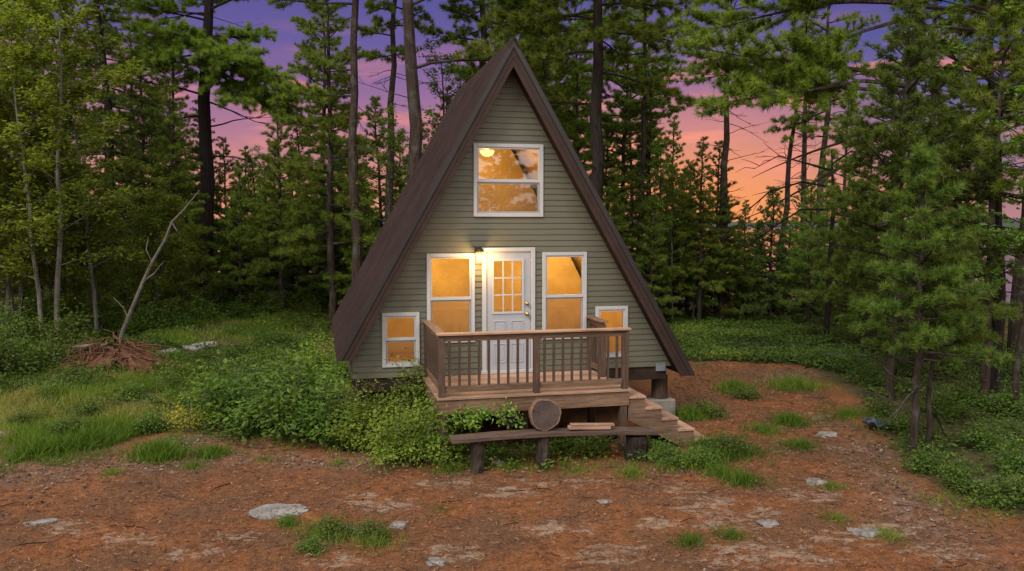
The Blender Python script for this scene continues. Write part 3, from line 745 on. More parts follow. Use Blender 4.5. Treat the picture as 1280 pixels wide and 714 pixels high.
def conifer(seed, H, r0, c0, nb, blen, prof='cone', el=(10, 25), droop=.12, tuft=.20, dens=1.0, mat='pine', tmat='bark', dead=0, extra=(), lean=(0, 0), wood=True, T=TUFT, twig=.42, top=1.0, dead_len=1.6, whorl=0, wander=.012, flatn=.25):
    """tapered trunk with limbs, and a crown of needle tufts set along side twigs; returns (trunk mesh, crown mesh)"""
    g = np.random.default_rng(seed); tb = MB(); cb = MB()
    n = 14; t = np.linspace(0, 1, n)
    wx = np.cumsum(g.normal(0, wander, n))*H*.35; wy = np.cumsum(g.normal(0, wander, n))*H*.35; wx -= wx[0]; wy -= wy[0]
    path = np.stack([wx+lean[0]*H*t, wy+lean[1]*H*t, H*t-.25*(t == 0)], -1)
    rr = r0*(1-t)**.75*(1-.12*t)+.012; rr[0] *= 1.45; 
    tb_pts = np.concatenate([[path[0]], [path[0]*.7+path[1]*.3*1.0], path[1:]]); tb_r = np.concatenate([[rr[0]], [r0*1.02], rr[1:]])
    tube(tb, tb_pts, tb_r, 10, jit=.06)
    tr = lambda h: np.array([np.interp(h/H, t, path[:, i]) for i in range(3)])
    P = []; D = []; S = []
    def limb(h, az, Ln, e, live=True, rb=None, wob=.055):
        b0 = tr(h); e = rad(e); az = rad(az); k = 7
        rb = rb or max(.010, min(.012+.016*Ln, r0*.55))
        pts = [b0]; d = np.array([math.cos(az)*math.cos(e), math.sin(az)*math.cos(e), math.sin(e)])
        side = np.array([-math.sin(az), math.cos(az), 0])
        for i in range(k):
            s = (i+1)/k
            d = norm(d+np.array([0, 0, -droop*(1.3-1.9*s)*.5])+side*g.normal(0, wob)+np.array([0, 0, g.normal(0, .03+(wob-.055) if live else .12)]))
            pts.append(pts[-1]+d*Ln/k)
        pts = np.array(pts)
        tube(tb, pts, np.linspace(rb, .006, k+1), 5, cap=False)
        seg = lambda s: np.array([np.interp(s, np.linspace(0, 1, k+1), pts[:, i]) for i in range(3)])
        if not live:
            for j in range(g.integers(1, 5)):
                s = g.uniform(.3, .95); q = seg(s); dq = norm(pts[-1]-pts[0]+side*g.uniform(-1, 1)*Ln+np.array([0, 0, g.uniform(-.3, .4)*Ln]))
                l2 = Ln*g.uniform(.15, .4); tube(tb, [q, q+dq*l2*.5+g.normal(0, .03, 3), q+dq*l2], [rb*.45, rb*.3, .004], 4, cap=False)
            return
        ntw = max(3, int(Ln*6.2*dens)); sgn = 1
        for j in range(ntw+1):
            if j == ntw: s = 1.0; q = pts[-1]; dq = norm(pts[-1]-pts[-2]); l2 = .10*Ln+.12
            else:
                s = .26+.74*(j+g.random()*.7)/ntw; s = min(s, .985); q = seg(s); sgn = -sgn
                ax = norm(seg(min(1, s+.05))-seg(s-.05)); a2 = rad(g.uniform(38, 68))*sgn
                dq = rot_about(ax, np.array([0, 0, 1.]), a2)+np.array([0, 0, g.normal(.10, flatn)])
                dq = norm(dq); l2 = min(Ln*twig*(1.12-s*.75)*g.uniform(.6, 1.25), 1.15)+.06
            if wood and l2 > .18: tube(tb, [q, q+dq*l2*.6, q+dq*l2*.92+np.array([0, 0, .03])], [.009, .006, .004], 3, cap=False)
            m_ = max(2, int(l2/(tuft*.40)*dens)+1)
            for i in range(m_):
                f_ = .30+.70*(i+g.random()*.5)/m_
                P.append(q+dq*l2*f_+g.normal(0, .03, 3)+np.array([0, 0, .02])); D.append(dq+np.array([0, 0, .35])+g.normal(0, .25, 3)); S.append(tuft*g.uniform(.75, 1.2))
    az = g.uniform(0, 360)
    for i in range(nb):
        u = (i+g.random()*.6)/nb
        if whorl: u = (math.floor(u*nb/whorl)+.0+g.random()*.10)*whorl/nb
        u = min(max(u, .0), .985); h = H*(c0+(top-c0)*u); az += 137.5+g.uniform(-25, 25)
        if prof == 'cone': f_ = (1-u)**.85*.93+.07
        elif prof == 'pine': f_ = (.55+.6*math.sin(min(1, u*1.35)*math.pi*.55))*(1-u**2.6)*1.05+.10
        elif prof == 'column': f_ = (1-u)**.5*.8+.12
        else: f_ = 1.0
        limb(h, az, blen*f_*g.uniform(.65, 1.2), el[0]+(el[1]-el[0])*u+g.uniform(-8, 8))
    for (h, a, Ln, e) in extra: limb(h, a, abs(Ln), e, live=Ln > 0, rb=.014+.010*abs(Ln), wob=.11)
    for i in range(dead):
        limb(H*g.uniform(max(.12, c0*.35), c0+.12), g.uniform(0, 360), dead_len*g.uniform(.35, 1.1), g.uniform(-18, 25), live=False, rb=.016)
    for k in range(5):
        P.append(tr(H*(1-.012*k))); D.append(np.array([0, 0, 1.])+g.normal(0, .3, 3)); S.append(tuft)
    scatter(cb, P, D, S, *T, g)
    return tb.mesh('trunk', M[tmat]), cb.mesh('crown', M[mat])

def broadleaf(seed, H, r0, c0, nb, blen, leaf=.09, nleaf=26, mat='birch', tmat='birchbark', el=(25, 60), stems=1, lean=.06, spread=.30, ntw=7):
    g = np.random.default_rng(seed); tb = MB(); cb = MB(); P = []; D = []; S = []; U = []
    for st in range(stems):
        n = 12; t = np.linspace(0, 1, n); Hs = H*(1 if st == 0 else g.uniform(.6, .95))
        lx, ly = g.normal(0, lean, 2)+(np.array([math.cos(st*2.4), math.sin(st*2.4)])*.12 if stems > 1 else 0)
        path = np.stack([np.cumsum(g.normal(0, .010, n))*Hs*.5+lx*Hs*t, np.cumsum(g.normal(0, .010, n))*Hs*.5+ly*Hs*t, Hs*t-.2*(t == 0)], -1)
        rs = r0*(1 if st == 0 else .75)
        tube(tb, path, rs*(1-t)**.8+.008, 8, jit=.05)
        tr = lambda h: np.array([np.interp(h/Hs, t, path[:, i]) for i in range(3)])
        az = g.uniform(0, 360)
        for i in range(nb):
            u = (i+g.random())/nb; h = Hs*(c0+(.99-c0)*u); az += 137.5+g.uniform(-30, 30); a = rad(az); e = rad(el[0]+(el[1]-el[0])*u+g.uniform(-12, 12))
            Ln = blen*(.45+.75*math.sin(min(1, u*.9+.15)*math.pi))*g.uniform(.6, 1.2)
            d = np.array([math.cos(a)*math.cos(e), math.sin(a)*math.cos(e), math.sin(e)]); pts = [tr(h)]
            for k in range(5): d = norm(d+g.normal(0, .12, 3)+np.array([0, 0, -.03])); pts.append(pts[-1]+d*Ln/5)
            pts = np.array(pts); tube(tb, pts, np.linspace(max(.008, rs*.28*(1-u*.6)), .004, 6), 4, cap=False)
            for j in range(ntw):
                s = .3+.7*(j+g.random())/ntw; q = np.array([np.interp(s, np.linspace(0, 1, 6), pts[:, k]) for k in range(3)])
                dq = norm(d+g.normal(0, .7, 3)); l2 = spread*g.uniform(.5, 1.3)
                tube(tb, [q, q+dq*l2], [.005, .003], 3, cap=False)
                m_ = nleaf; f_ = g.random(m_)**.6
                pp = q+dq*l2*f_[:, None]+g.normal(0, spread*.24, (m_, 3))*np.array([1, 1, .7])
                P.append(pp); dd = norm(g.normal(0, 1, (m_, 3))*np.array([1, 1, .35])+dq*.5); dd[:, 2] -= .25; D.append(dd); S.append(leaf*g.uniform(.6, 1.25, m_))
    P = np.concatenate(P); scatter(cb, P, np.concatenate(D), np.concatenate(S), *LEAF, g, upish=(0, 0, 1.))
    return tb.mesh('trunk', M[tmat]), cb.mesh('crown', M[mat])

def shrub(seed, Hh, R, n, leaf=.075, mat='shrub', flat_=1.0, stems=16, holes=.35):
    """arching stems with clusters of leaves; uneven dome"""
    g = np.random.default_rng(seed); sb_ = MB(); cb = MB(); P = []; D = []; S = []; RR = []
    per = n//stems
    for i in range(stems):
        a = i*2.4+g.uniform(-.4, .4); rr = R*math.sqrt((i+.5)/stems)*g.uniform(.75, 1.1)
        tip = np.array([rr*math.cos(a), rr*math.sin(a), Hh*(1-.62*(rr/R)**2)*(g.uniform(.45, 1.0) if i % 4 else g.uniform(1.05, 1.38))])
        base = np.array([tip[0]*.35, tip[1]*.35, -.08]); mid = base*.4+tip*.6+np.array([0, 0, Hh*.18])
        pts = [base, base*.6+mid*.4+np.array([0, 0, .05]), mid, tip]
        tube(sb_, pts, [.012, .010, .007, .003], 4, cap=False)
        cl = g.integers(4, 9); lf = leaf*g.uniform(.7, 1.3); tone = g.uniform(-.28, .26)
        for c in range(cl):
            s = .25+.8*(c+g.random())/cl
            q = np.array([np.interp(min(s, 1)*3, range(4), [p[k] for p in pts]) for k in range(3)])+g.normal(0, R*.13, 3)*np.array([1, 1, .5])
            m_ = max(4, per//cl) if i % 4 else max(4, per//cl//2); w = R*g.uniform(.11, .19)
            pp = q+g.normal(0, w, (m_, 3))*np.array([1, 1, .55]); pp[:, 2] = np.maximum(pp[:, 2], .02)
            P.append(pp); dd = norm((pp-q)*np.array([1, 1, .4])/w+g.normal(0, .5, (m_, 3))); dd[:, 2] -= .2; D.append(dd)
            S.append(lf*g.uniform(.55, 1.3, m_)); RR.append(np.clip(g.random(m_)*.75+.12+tone, 0, 1))
    scatter(cb, np.concatenate(P), np.concatenate(D), np.concatenate(S), *LEAF, g, r=np.concatenate(RR), upish=(0, 0, 1.))
    return sb_.mesh('stems', M['deadwood']), cb.mesh('foliage', M[mat])

def put(name, meshes, x, y, label, cat='tree', group=None, s=1.0, rz=0, dz=0, sz=None, tilt=(0, 0), parts=('trunk', 'crown')):
    e = empty(name, (x, y, float(height(x, y))+dz), rad(rz), label=label, cat=cat, group=group)
    e.rotation_euler = (rad(tilt[0]), rad(tilt[1]), rad(rz)); e.scale = (s, s, sz or s)
    for nm, me in zip(parts, meshes): ref(me, nm, e)
    return e

# ------------------------------------------------------------------ tree kinds
g_ = np.random.default_rng(5)
TALL = [conifer(21, 19, .24, .42, 46, 2.7, 'pine', (4, 38), .10, .185, 1.12, dead=12),
        conifer(22, 20, .22, .50, 40, 2.4, 'pine', (0, 40), .12, .185, 1.12, dead=16),
        conifer(23, 17, .19, .38, 44, 2.2, 'pine', (5, 35), .14, .185, 1.12, dead=14),
        conifer(24, 18, .17, .55, 30, 1.9, 'pine', (-5, 40), .10, .185, 1.12, dead=18)]
MID = [conifer(31, 8.5, .09, .16, 60, 1.75, 'cone', (6, 45), .08, .13, 1.25, 'young', dead=6),
       conifer(32, 7.0, .08, .14, 52, 1.6, 'cone', (6, 48), .08, .13, 1.25, 'young', dead=5),
       conifer(33, 10., .11, .22, 64, 1.75, 'cone', (2, 42), .10, .145, 1.15, 'pine', dead=10),
       conifer(34, 6.0, .07, .06, 56, 1.7, 'cone', (8, 50), .07, .125, 1.3, 'young')]
SPR = [conifer(41, 15, .19, .08, 120, 2.1, 'cone', (-14, 25), .16, .115, 1.05, 'spruce', 'bark_dark', T=TUFT_S, twig=.36, dead=8),
       conifer(42, 8, .10, .05, 90, 1.6, 'cone', (-8, 30), .16, .11, 1.0, 'spruce', 'bark_dark', T=TUFT_S, twig=.36),
       conifer(43, 5, .07, .03, 80, 1.45, 'cone', (0, 40), .10, .10, 1.1, 'spruce', 'bark_dark', T=TUFT_S, twig=.38)]
BRC = [broadleaf(51, 8.0, .055, .22, 30, 1.7, .105, 34, 'birch', spread=.36), broadleaf(52, 6.5, .045, .18, 26, 1.5, .10, 34, 'birch', stems=2, spread=.36),
       broadleaf(53, 9.5, .09, .35, 26, 1.8, .10, 24, 'maple', 'bark'), broadleaf(54, 4.5, .03, .10, 22, 1.15, .09, 28, 'birch', stems=3, spread=.33)]
SHR = [shrub(61, 1.0, .85, 2600, .085, 'shrub'), shrub(62, .75, .75, 2200, .075, 'herb'), shrub(63, 1.25, .8, 2800, .08, 'shrub', stems=20), shrub(64, .55, .65, 1500, .07, 'herb')]
VIN = [shrub(66, 1.45, .80, 3600, .075, 'vine', stems=26), shrub(67, 1.15, .8, 3200, .070, 'vine', stems=22), shrub(68, 1.15, .9, 3200, .100, 'shrub', stems=22), shrub(69, .95, .75, 2700, .092, 'shrub', stems=20)]

# ------------------------------------------------------------------ trees one can tell apart
# left
big = conifer(101, 21, .31, .42, 34, 3.0, 'pine', (0, 35), .12, .185, 1.12, dead=16, tmat='bark_dark', dead_len=2.6,
              extra=[(11.2, 200, 3.2, 12), (10.0, 265, 3.0, 2), (9.7, 300, 3.2, 0), (9.5, 330, 3.9, -6), (9.2, 345, 3.9, -12), (9.8, 312, 3.4, 2), (10.0, 215, 2.6, 6), (9.8, 180, 2.6, 10), (9.4, 240, 2.6, 0), (9.0, 320, 3.6, -9), (10.4, 355, 2.2, 6), (9.6, 322, 4.3, -5), (9.4, 338, 4.3, -9), (9.3, 310, 3.6, -4), (9.7, 285, 3.2, 0), (9.9, 255, 3.2, 4), (9.7, 228, 3.0, 4), (9.1, 348, 4.4, -13), (8.2, 200, -3.2, 8), (7.4, 185, -3.0, 2), (8.0, 10, -2.8, -12), (7.0, 350, -2.6, 10), (11.6, 5, -2.6, 18), (11.3, 175, -2.6, 10), (6.2, 190, -2.2, -4), (5.8, 5, -2.4, 14)])
x, y = at(264, 32); put('pine_tree', big, x, y, 'huge dark pine left of the cabin with a heavy bough sweeping to the right', sz=1)
x, y = at(142, 28.5); put('spruce_tree', SPR[0], x, y, 'tall dense dark spruce left of the huge dark pine', s=1.05, rz=40)
x, y = at(437, 25.5); put('pine_tree', conifer(102, 20, .165, .56, 26, 2.5, 'pine', (0, 38), .10, .185, 1.12, dead=14, extra=[(10.4, 190, 3.0, 10), (10.9, 170, 2.4, 18), (7.6, 178, 2.0, 6), (8.4, 160, 2.2, 10)]), x, y, 'straight bare pine trunk just left of the roof slope')
x, y = at(524, 24.5); put('pine_tree', conifer(103, 21, .25, .60, 26, 2.8, 'pine', (0, 38), .10, .185, 1.12, dead=14, dead_len=2.8, extra=[(8.2, 10, 4.2, 32), (10.0, 20, 3.6, 25)]), x, y, 'thick grey pine trunk rising from behind the left roof slope')
x, y = at(479, 27.5); put('pine_tree', TALL[3], x, y, 'thin crooked pine between the two bare trunks left of the roof', s=.92, rz=200, tilt=(0, -2))
x, y = at(414, 28.0); put('pine_tree', conifer(104, 12.5, .13, .20, 64, 1.9, 'cone', (0, 35), .10, .20, .9, 'pine', dead=8), x, y, 'bright green layered pine beside the straight bare trunk', rz=30)
x, y = at(20, 30); put('pine_tree', TALL[0], x, y, 'tall pine in the far upper left corner', s=1.0, rz=110)
x, y = at(90, 34); put('pine_tree', TALL[2], x, y, 'dark pine half hidden behind the pale green birch', rz=70)
x, y = at(198, 36); put('pine_tree', SPR[1], x, y, 'slim spruce standing behind and between the dark spruce and huge pine', s=1.15, rz=10)
x, y = at(190, 38); put('broadleaf_tree', broadleaf(105, 9.5, .08, .3, 26, 1.7, .10, 20, 'autumn', 'bark'), x, y, 'dull orange leafed tree between the dark spruce and the huge pine')
# behind and right of the cabin
x, y = at(742, 25.5); put('pine_tree', conifer(106, 18, .25, .50, 44, 2.9, 'pine', (-8, 40), .10, .185, 1.12, dead=12, tmat='bark_dark', dead_len=2.4, extra=[(7.2, 170, 3.0, 18), (8.2, 10, 2.8, 4), (9.4, 355, 2.8, 6), (8.8, 200, 2.8, 10), (9.8, 180, 3.2, 12)]), x, y, 'dark full crowned pine rising behind the right roof slope')
x, y = at(597, 31); put('pine_tree', TALL[1], x, y, 'slim pine whose top stands behind the roof peak', s=.95, rz=50)
x, y = at(690, 32); put('pine_tree', TALL[2], x, y, 'thin pine trunk close left of the dark full crowned pine', s=.95, rz=150)
x, y = at(800, 31); put('pine_tree', TALL[3], x, y, 'slender pine with a thin crown right of the dark full crowned pine', s=.80, rz=20, tilt=(0, 1))
x, y = at(815, 36); put('pine_tree', TALL[3], x, y, 'leaning twin of the slender pine a step further back', s=.74, rz=160, tilt=(0, 3))
x, y = at(906, 30.5); put('pine_tree', conifer(107, 12.5, .19, .62, 20, 1.7, 'pine', (-5, 35), .10, .20, .8, dead=18, dead_len=1.8), x, y, 'reddish straight pine trunk in front of the orange sunset')
x, y = at(968, 34); put('pine_tree', conifer(108, 11.5, .15, .62, 16, 1.5, 'pine', (-5, 35), .10, .20, .8, dead=14, dead_len=2.2), x, y, 'thin pine leaning right before the sunset glow', tilt=(0, 4))
x, y = at(1003, 33); put('pine_tree', conifer(109, 12.5, .15, .60, 18, 1.6, 'pine', (-5, 35), .10, .20, .8, dead=16, dead_len=2.4), x, y, 'left one of two close pine trunks right of the sunset')
x, y = at(1022, 32.4); put('pine_tree', conifer(110, 13.5, .17, .55, 22, 1.9, 'pine', (-5, 35), .10, .20, .8, dead=16, dead_len=2.4), x, y, 'right one of two close pine trunks right of the sunset')
x, y = at(1124, 19); put('pine_tree', conifer(111, 18, .165, .50, 26, 3.0, 'pine', (0, 35), .09, .165, 1.2, dead=12, dead_len=2.6,
    extra=[(8.35, 178, 5.0, 4), (8.8, 190, 4.8, 8), (9.1, 170, 4.8, 8), (8.1, 186, 4.0, 2), (6.75, 182, 5.0, 8), (6.55, 192, 4.8, 3), (6.4, 172, 4.4, 2), (8.3, 2, -4.4, 2), (7.6, 5, -4.0, -10), (7.2, 355, -3.6, -16), (7.9, 340, -3.6, -4), (6.8, 10, -3.2, -8), (8.9, 0, 4.0, 6), (9.0, 345, 3.6, 4), (5.9, 178, -4.0, -14), (5.3, 185, -4.2, -12), (5.5, 10, -2.6, -6)]), x, y, 'large pine with long boughs overhanging the sky above the young pines')
x, y = gp(1113, 502); put('young_pine_tree', conifer(117, 7.75, .075, .24, 92, 1.95, 'cone', (4, 46), .07, .125, 1.1, 'near', dead=8, dead_len=1.2), x, y, 'tall soft young pine at the bend of the dirt path', rz=70)
x, y = gp(1140, 576); put('young_pine_tree', conifer(112, 4.6, .052, .36, 48, .98, 'cone', (2, 48), .06, .115, 1.25, 'near', dead=12, dead_len=1.0), x, y, 'slim young pine standing nearest at the right edge of the dirt path', rz=15)
x, y = gp(1158, 566); put('young_pine_tree', conifer(113, 3.6, .03, .45, 26, .9, 'cone', (8, 45), .06, .115, 1.3, 'near', dead=6), x, y, 'thin stemmed young pine touching the nearest young pine')
x, y = gp(1240, 492); put('maple_tree', broadleaf(114, 9.0, .15, .33, 26, 2.0, .13, 22, 'maple', 'bark_dark', el=(0, 40)), x, y, 'dark trunked maple with flat sprays of green leaves by the lake')
x, y = gp(1268, 452); put('pine_tree', TALL[2], x, y, 'dark pine trunk at the right edge beyond the maple', s=.95, rz=80)
x, y = at(1236, 15.5); put('pine_tree', conifer(115, 7.3, .085, .55, 36, 1.7, 'cone', (0, 40), .08, .17, 1.0, 'pine', dead=14, dead_len=1.7), x, y, 'yellow green pine crown jutting in at the upper right edge', rz=200)
x, y = at(1166, 27); put('pine_tree', TALL[3], x, y, 'thin pine against the lilac sky behind the nearest young pine', s=.85, rz=260)
x, y = at(1052, 29); put('pine_tree', MID[2], x, y, 'narrow pine in the gap left of the tall soft young pine', s=.85, rz=100)
x, y = gp(962, 402); put('spruce_tree', SPR[2], x, y, 'dark bushy young spruce at the back of the right clearing', s=.98, rz=40)
x, y = gp(905, 401); put('young_pine_tree', MID[3], x, y, 'blue green bushy young pine beside the dark bushy spruce', s=.8, rz=140)
x, y = gp(893, 398); put('dead_sapling', conifer(116, 2.7, .03, .15, 22, .5, 'cone', (10, 40), .05, .12, .8, 'rust'), x, y-.3, 'small dead sapling with rust red needles in the right thicket')
x, y = gp(1010, 412); put('young_pine_tree', MID[1], x, y, 'light green young pine right of the dark bushy spruce', s=.72, rz=220)
x, y = gp(1062, 420); put('young_pine_tree', MID[3], x, y, 'low spreading young pine left of the tall soft young pine', s=.70, rz=300)

# birches and saplings at the left edge
for i, (px, py, k, s, rz, lab) in enumerate([(54, 436, 0, 1.02, 0, 'pale stemmed birch leaning slightly at the left edge of the clearing'), (8, 430, 1, 1.1, 60, 'forked birch cut by the left picture edge'), (92, 416, 3, 1.2, 200, 'low many stemmed birch behind the pale stemmed birch'),
        (118, 420, 1, .72, 160, 'small forked birch left of the root stump'), (190, 408, 3, .95, 30, 'bushy birch sapling behind the leaning dead tree'), (30, 418, 0, .92, 250, 'birch between the pale stemmed birch and the picture edge'), (228, 402, 3, .7, 100, 'small sapling left of the huge pine base')]):
    x, y = gp(px, py); put('birch_tree', BRC[k], x, y, lab, s=s, rz=rz)
for i, (px, yy, k, s, rz, lab) in enumerate([(840, 29, 0, .62, 20, 'pale leafed birch in the thicket right of the roof'), (1195, 22, 3, .9, 80, 'light leafed sapling left of the maple'), (1275, 14.5, 2, .62, 10, 'maple branch end hanging in at the right picture edge')]):
    x, y = at(px, yy); put('broadleaf_tree', BRC[k], x, y, lab, s=s, rz=rz)

for px, yy, k, s, lab in [(70, 21.5, 0, 1.22, 'tall light green birch filling the upper left edge'), (20, 22.5, 1, 1.45, 'tall forked birch at the very left edge of the picture'), (118, 23, 0, .95, 'light green birch just left of the root stump'), (340, 30.5, 2, .62, 'pale leafy tree in the gap right of the huge dark pine'), (482, 25, 2, .72, 'leafy tree filling the space between the two bare trunks'),
        (570, 28, 2, .98, 'light green leafy tree behind the left roof slope near the peak'), (690, 29, 2, .88, 'light green leafy tree behind the right roof slope'), (825, 29.5, 2, .66, 'leafy tree in the thicket just right of the roof slope'), (866, 30, 0, .58, 'yellow green birch left of the reddish pine trunk'), (1100, 23, 2, .5, 'leafy tree behind the tall soft young pine'), (1010, 33, 0, .55, 'small birch between the two close pine trunks')]:
    x, y = at(px, yy); put('broadleaf_tree', BRC[k], x, y, lab, s=s, rz=px*3)
FULL = conifer(25, 15.5, .15, .24, 84, 2.1, 'pine', (2, 38), .10, .17, 1.05, dead=8)
for px, yy, s, rz, lab in [(640, 36, 1.0, 160, 'full crowned pine directly behind the roof peak'), (676, 31, .8, 220, 'full crowned pine touching the right roof slope near the peak'), (778, 34, .82, 300, 'full crowned pine right of the dark pine behind the roof'), (1195, 27, .62, 200, 'small full crowned pine by the lake left of the maple')]:
    x, y = at(px, yy); put('pine_tree', FULL, x, y, lab, s=s, rz=rz)
# young growth that fills the wood, left to right
def thicket(spots, protos, name, label, group, srange=(.7, 1.05)):
    g = np.random.default_rng(abs(len(label)*13+len(spots)))
    for (px, yy) in spots:
        k = g.integers(0, len(protos)); x, y = at(px, yy); put(name, protos[k], x, y, label, group=group, s=g.uniform(*srange), rz=g.uniform(0, 360))
thicket([(300, 30), (330, 31.5), (352, 29), (378, 30.5), (345, 34), (310, 35), (285, 33.5), (420, 29), (455, 28), (395, 34), (430, 33)], MID, 'young_pine_tree', 'young green pine crowded in the thicket left of the cabin', 'young pines in the thicket left of the cabin', (.62, .85))
thicket([(80, 33), (130, 32), (160, 31), (225, 33), (215, 29.5), (60, 30), (20, 33), (-30, 30), (180, 34), (255, 36)], SPR[1:]+[MID[2]], 'spruce_tree', 'dark spruce in the deep shade of the left wood', 'dark spruces in the left wood', (.75, 1.1))
thicket([(480, 30), (520, 31), (560, 29), (600, 28), (640, 30), (680, 28.5), (720, 29)], MID, 'young_pine_tree', 'young pine mostly hidden behind the cabin roof', 'young pines behind the cabin', (.75, 1.0))
thicket([(765, 28), (790, 29), (815, 28.2), (838, 30), (860, 31), (875, 29.5), (810, 33), (850, 34), (780, 33), (895, 33)], MID, 'young_pine_tree', 'young blue green pine in the thicket right of the roof', 'young pines right of the roof', (.60, .85))
thicket([(930, 33), (950, 35), (985, 32), (1000, 36), (1030, 34), (1050, 33), (1085, 30), (1100, 33), (925, 36), (1075, 35)], MID, 'young_pine_tree', 'young pine below the sunset at the lake side', 'young pines at the lake side', (.42, .62))
thicket([(1120, 24), (1160, 20), (1085, 22), (1200, 24)], [MID[1], MID[3]], 'young_pine_tree', 'small young pine in the shade on the right', 'small pines on the right', (.40, .62))
thicket([(250, 33.5), (290, 31.5), (320, 33), (345, 31.8), (372, 33), (400, 31), (425, 31.5), (450, 30), (230, 35.5), (200, 33), (150, 35), (100, 36), (50, 35), (10, 36), (365, 36), (335, 37), (300, 37.5), (415, 36)], SPR[2:]+MID[3:], 'spruce_tree', 'low dense spruce filling the shade under the left wood', 'low spruces under the left wood', (.75, 1.15))
thicket([(770, 30), (800, 30.5), (830, 32), (860, 33.5), (890, 35), (920, 31.5), (945, 33.5), (980, 34), (1010, 32), (1040, 31.5), (1075, 28), (1105, 27)], SPR[2:]+MID[3:], 'spruce_tree', 'low dark conifer filling the back of the right clearing', 'low conifers behind the right clearing', (.45, .72))
thicket([(60, 39), (110, 41), (170, 40), (230, 41), (410, 38), (450, 40), (500, 38)], TALL[2:]+[MID[2]], 'pine_tree', 'distant slim pine deep in the left wood', 'distant pines in the left wood', (.62, .9))
thicket([(570, 38), (630, 37), (665, 39), (715, 37), (760, 38), (785, 40), (840, 39)], TALL[2:]+[MID[2]], 'pine_tree', 'distant slim pine behind the cabin', 'distant pines behind the cabin', (.62, .9))
thicket([(1120, 38), (1150, 34)], [TALL[3], MID[2]], 'pine_tree', 'distant slim pine on the lake shore right', 'distant pines on the right shore', (.6, .8))
# trees at the photographer's back: they show as reflections in the window panes
for i, px in enumerate(np.arange(2, 26, 1.75)):
    put('pine_tree', (MID+[SPR[1]])[i % 5], px, -8.5-(i*3 % 5)*1.1, 'pine behind the viewpoint, mirrored dimly in the window glass', group='pines behind the viewpoint', s=1.0+.12*(i % 3), rz=i*70)

# ------------------------------------------------------------------ shrubs
SP = ('stems', 'foliage')
def bush(k, px, py, s, lab, grp=None, kind=SHR, rz=None, sz=None):
    x, y = gp(px, py); put('shrub', kind[k], x, y, lab, 'shrub', grp, s, rz if rz is not None else px*7 % 360, parts=SP, sz=sz)
for a in [(0, 520, 545, .86, 'tall yellow green shrub against the left corner of the deck', VIN), (1, 545, 575, .80, 'yellow green shrub spilling out below the deck corner', VIN), (0, 478, 528, .78, 'yellow green shrub under the small left window', VIN), (0, 455, 560, .72, 'small leaved yellowish shrub left of the yellow green ones', VIN),
          (1, 498, 578, .72, 'low pale shrub at the front edge of the shrub bank', VIN), (3, 420, 555, .95, 'dark green shrub in the middle of the shrub bank', VIN), (2, 375, 545, 1.0, 'broad leafy shrub left of centre in the bank', VIN), (3, 330, 540, .90, 'deep green shrub near the left end of the bank', VIN),
          (2, 285, 528, .85, 'leafy shrub at the left end of the bank beside yellow flowers', VIN), (0, 430, 500, .8, 'shrub growing below the left foot of the roof', VIN), (1, 400, 480, .85, 'green shrub beside the left roof edge', VIN), (3, 355, 495, .85, 'shrub at the back of the bank left of the roof', VIN), (3, 310, 495, .7, 'small shrub behind the yellow flowers', VIN), (1, 462, 488, .7, 'shrub at the foot of the siding near the roof corner', VIN)]:
    bush(a[0], a[1], a[2], a[3], a[4], kind=a[5])
for a in [(1, 830, 576, .42, 'leafy shrub hiding the foot of the steps'), (3, 876, 580, .5, 'bright shrub at the end of the steps'), (3, 912, 568, .6, 'low shrub right of the steps'), (3, 740, 566, .60, 'low plant under the middle of the bench'), (3, 700, 560, .5, 'small plant under the bench beside the centre leg'), (3, 620, 572, .45, 'sprig of leaves under the left of the bench'), (1, 800, 560, .42, 'leafy sprig beside the right bench leg'),
          (3, 640, 580, .3, 'tiny plant at the left centre of the bench front'), (3, 880, 520, .6, 'low plant right of the concrete block'), (3, 930, 498, .5, 'small plant on the dirt behind the steps')]:
    bush(a[0], a[1], a[2], a[3], a[4], kind=SHR)
for px, py, k, s in [(20, 445, 2, 1.0), (80, 440, 0, 1.0), (120, 425, 2, .9), (180, 420, 0, 1.0), (215, 415, 1, 1.0), (250, 405, 0, .9), (300, 398, 1, .9), (350, 396, 2, .8), (390, 397, 0, .8), (60, 460, 1, .9), (10, 470, 0, .9), (-20, 480, 2, 1), (100, 450, 1, .7), (160, 412, 2, 1.0), (40, 425, 2, 1.2), (90, 405, 2, 1.2), (270, 392, 2, 1), (330, 390, 0, 1)]:
    bush(k, px, py, s, 'leafy bush at the foot of the left wood', 'bushes along the left wood')
for px, py, k, s in [(850, 403, 3, .8), (880, 400, 1, .6), (915, 401, 3, .8), (945, 406, 3, .8), (985, 412, 1, .6), (1015, 422, 1, .8), (1045, 432, 0, .8), (1075, 438, 2, .7), (1030, 452, 1, .8), (1065, 462, 0, .7), (1085, 480, 1, .8), (1130, 470, 0, .8), (1160, 450, 2, .9), (1190, 470, 1, .9), (1210, 505, 0, .7), (1260, 520, 1, .9), (1180, 520, 1, .8), (1230, 560, 3, .9), (1275, 590, 0, .6), (1130, 540, 3, .8), (1165, 590, 3, .8), (1200, 610, 1, .6), (1250, 630, 3, .9), (1100, 520, 3, .8), (1215, 440, 2, .8), (1265, 470, 0, .8), (1120, 440, 2, .9)]:
    bush(k, px, py, s*.78, 'low leafy bush among the undergrowth on the right', 'bushes in the right undergrowth')
for i, (px, py) in enumerate([(60, 505), (110, 520), (165, 500), (140, 470), (215, 490), (265, 470), (300, 445), (335, 430), (250, 455), (375, 440), (290, 420), (350, 412), (190, 540), (90, 545), (30, 535), (230, 515), (320, 465), (390, 425)]):
    bush((1, 3)[i % 2], px, py, (.5, .62, .42, .58)[i % 4], 'knee high leafy weed standing in the rough grass on the left', 'weeds in the left clearing')
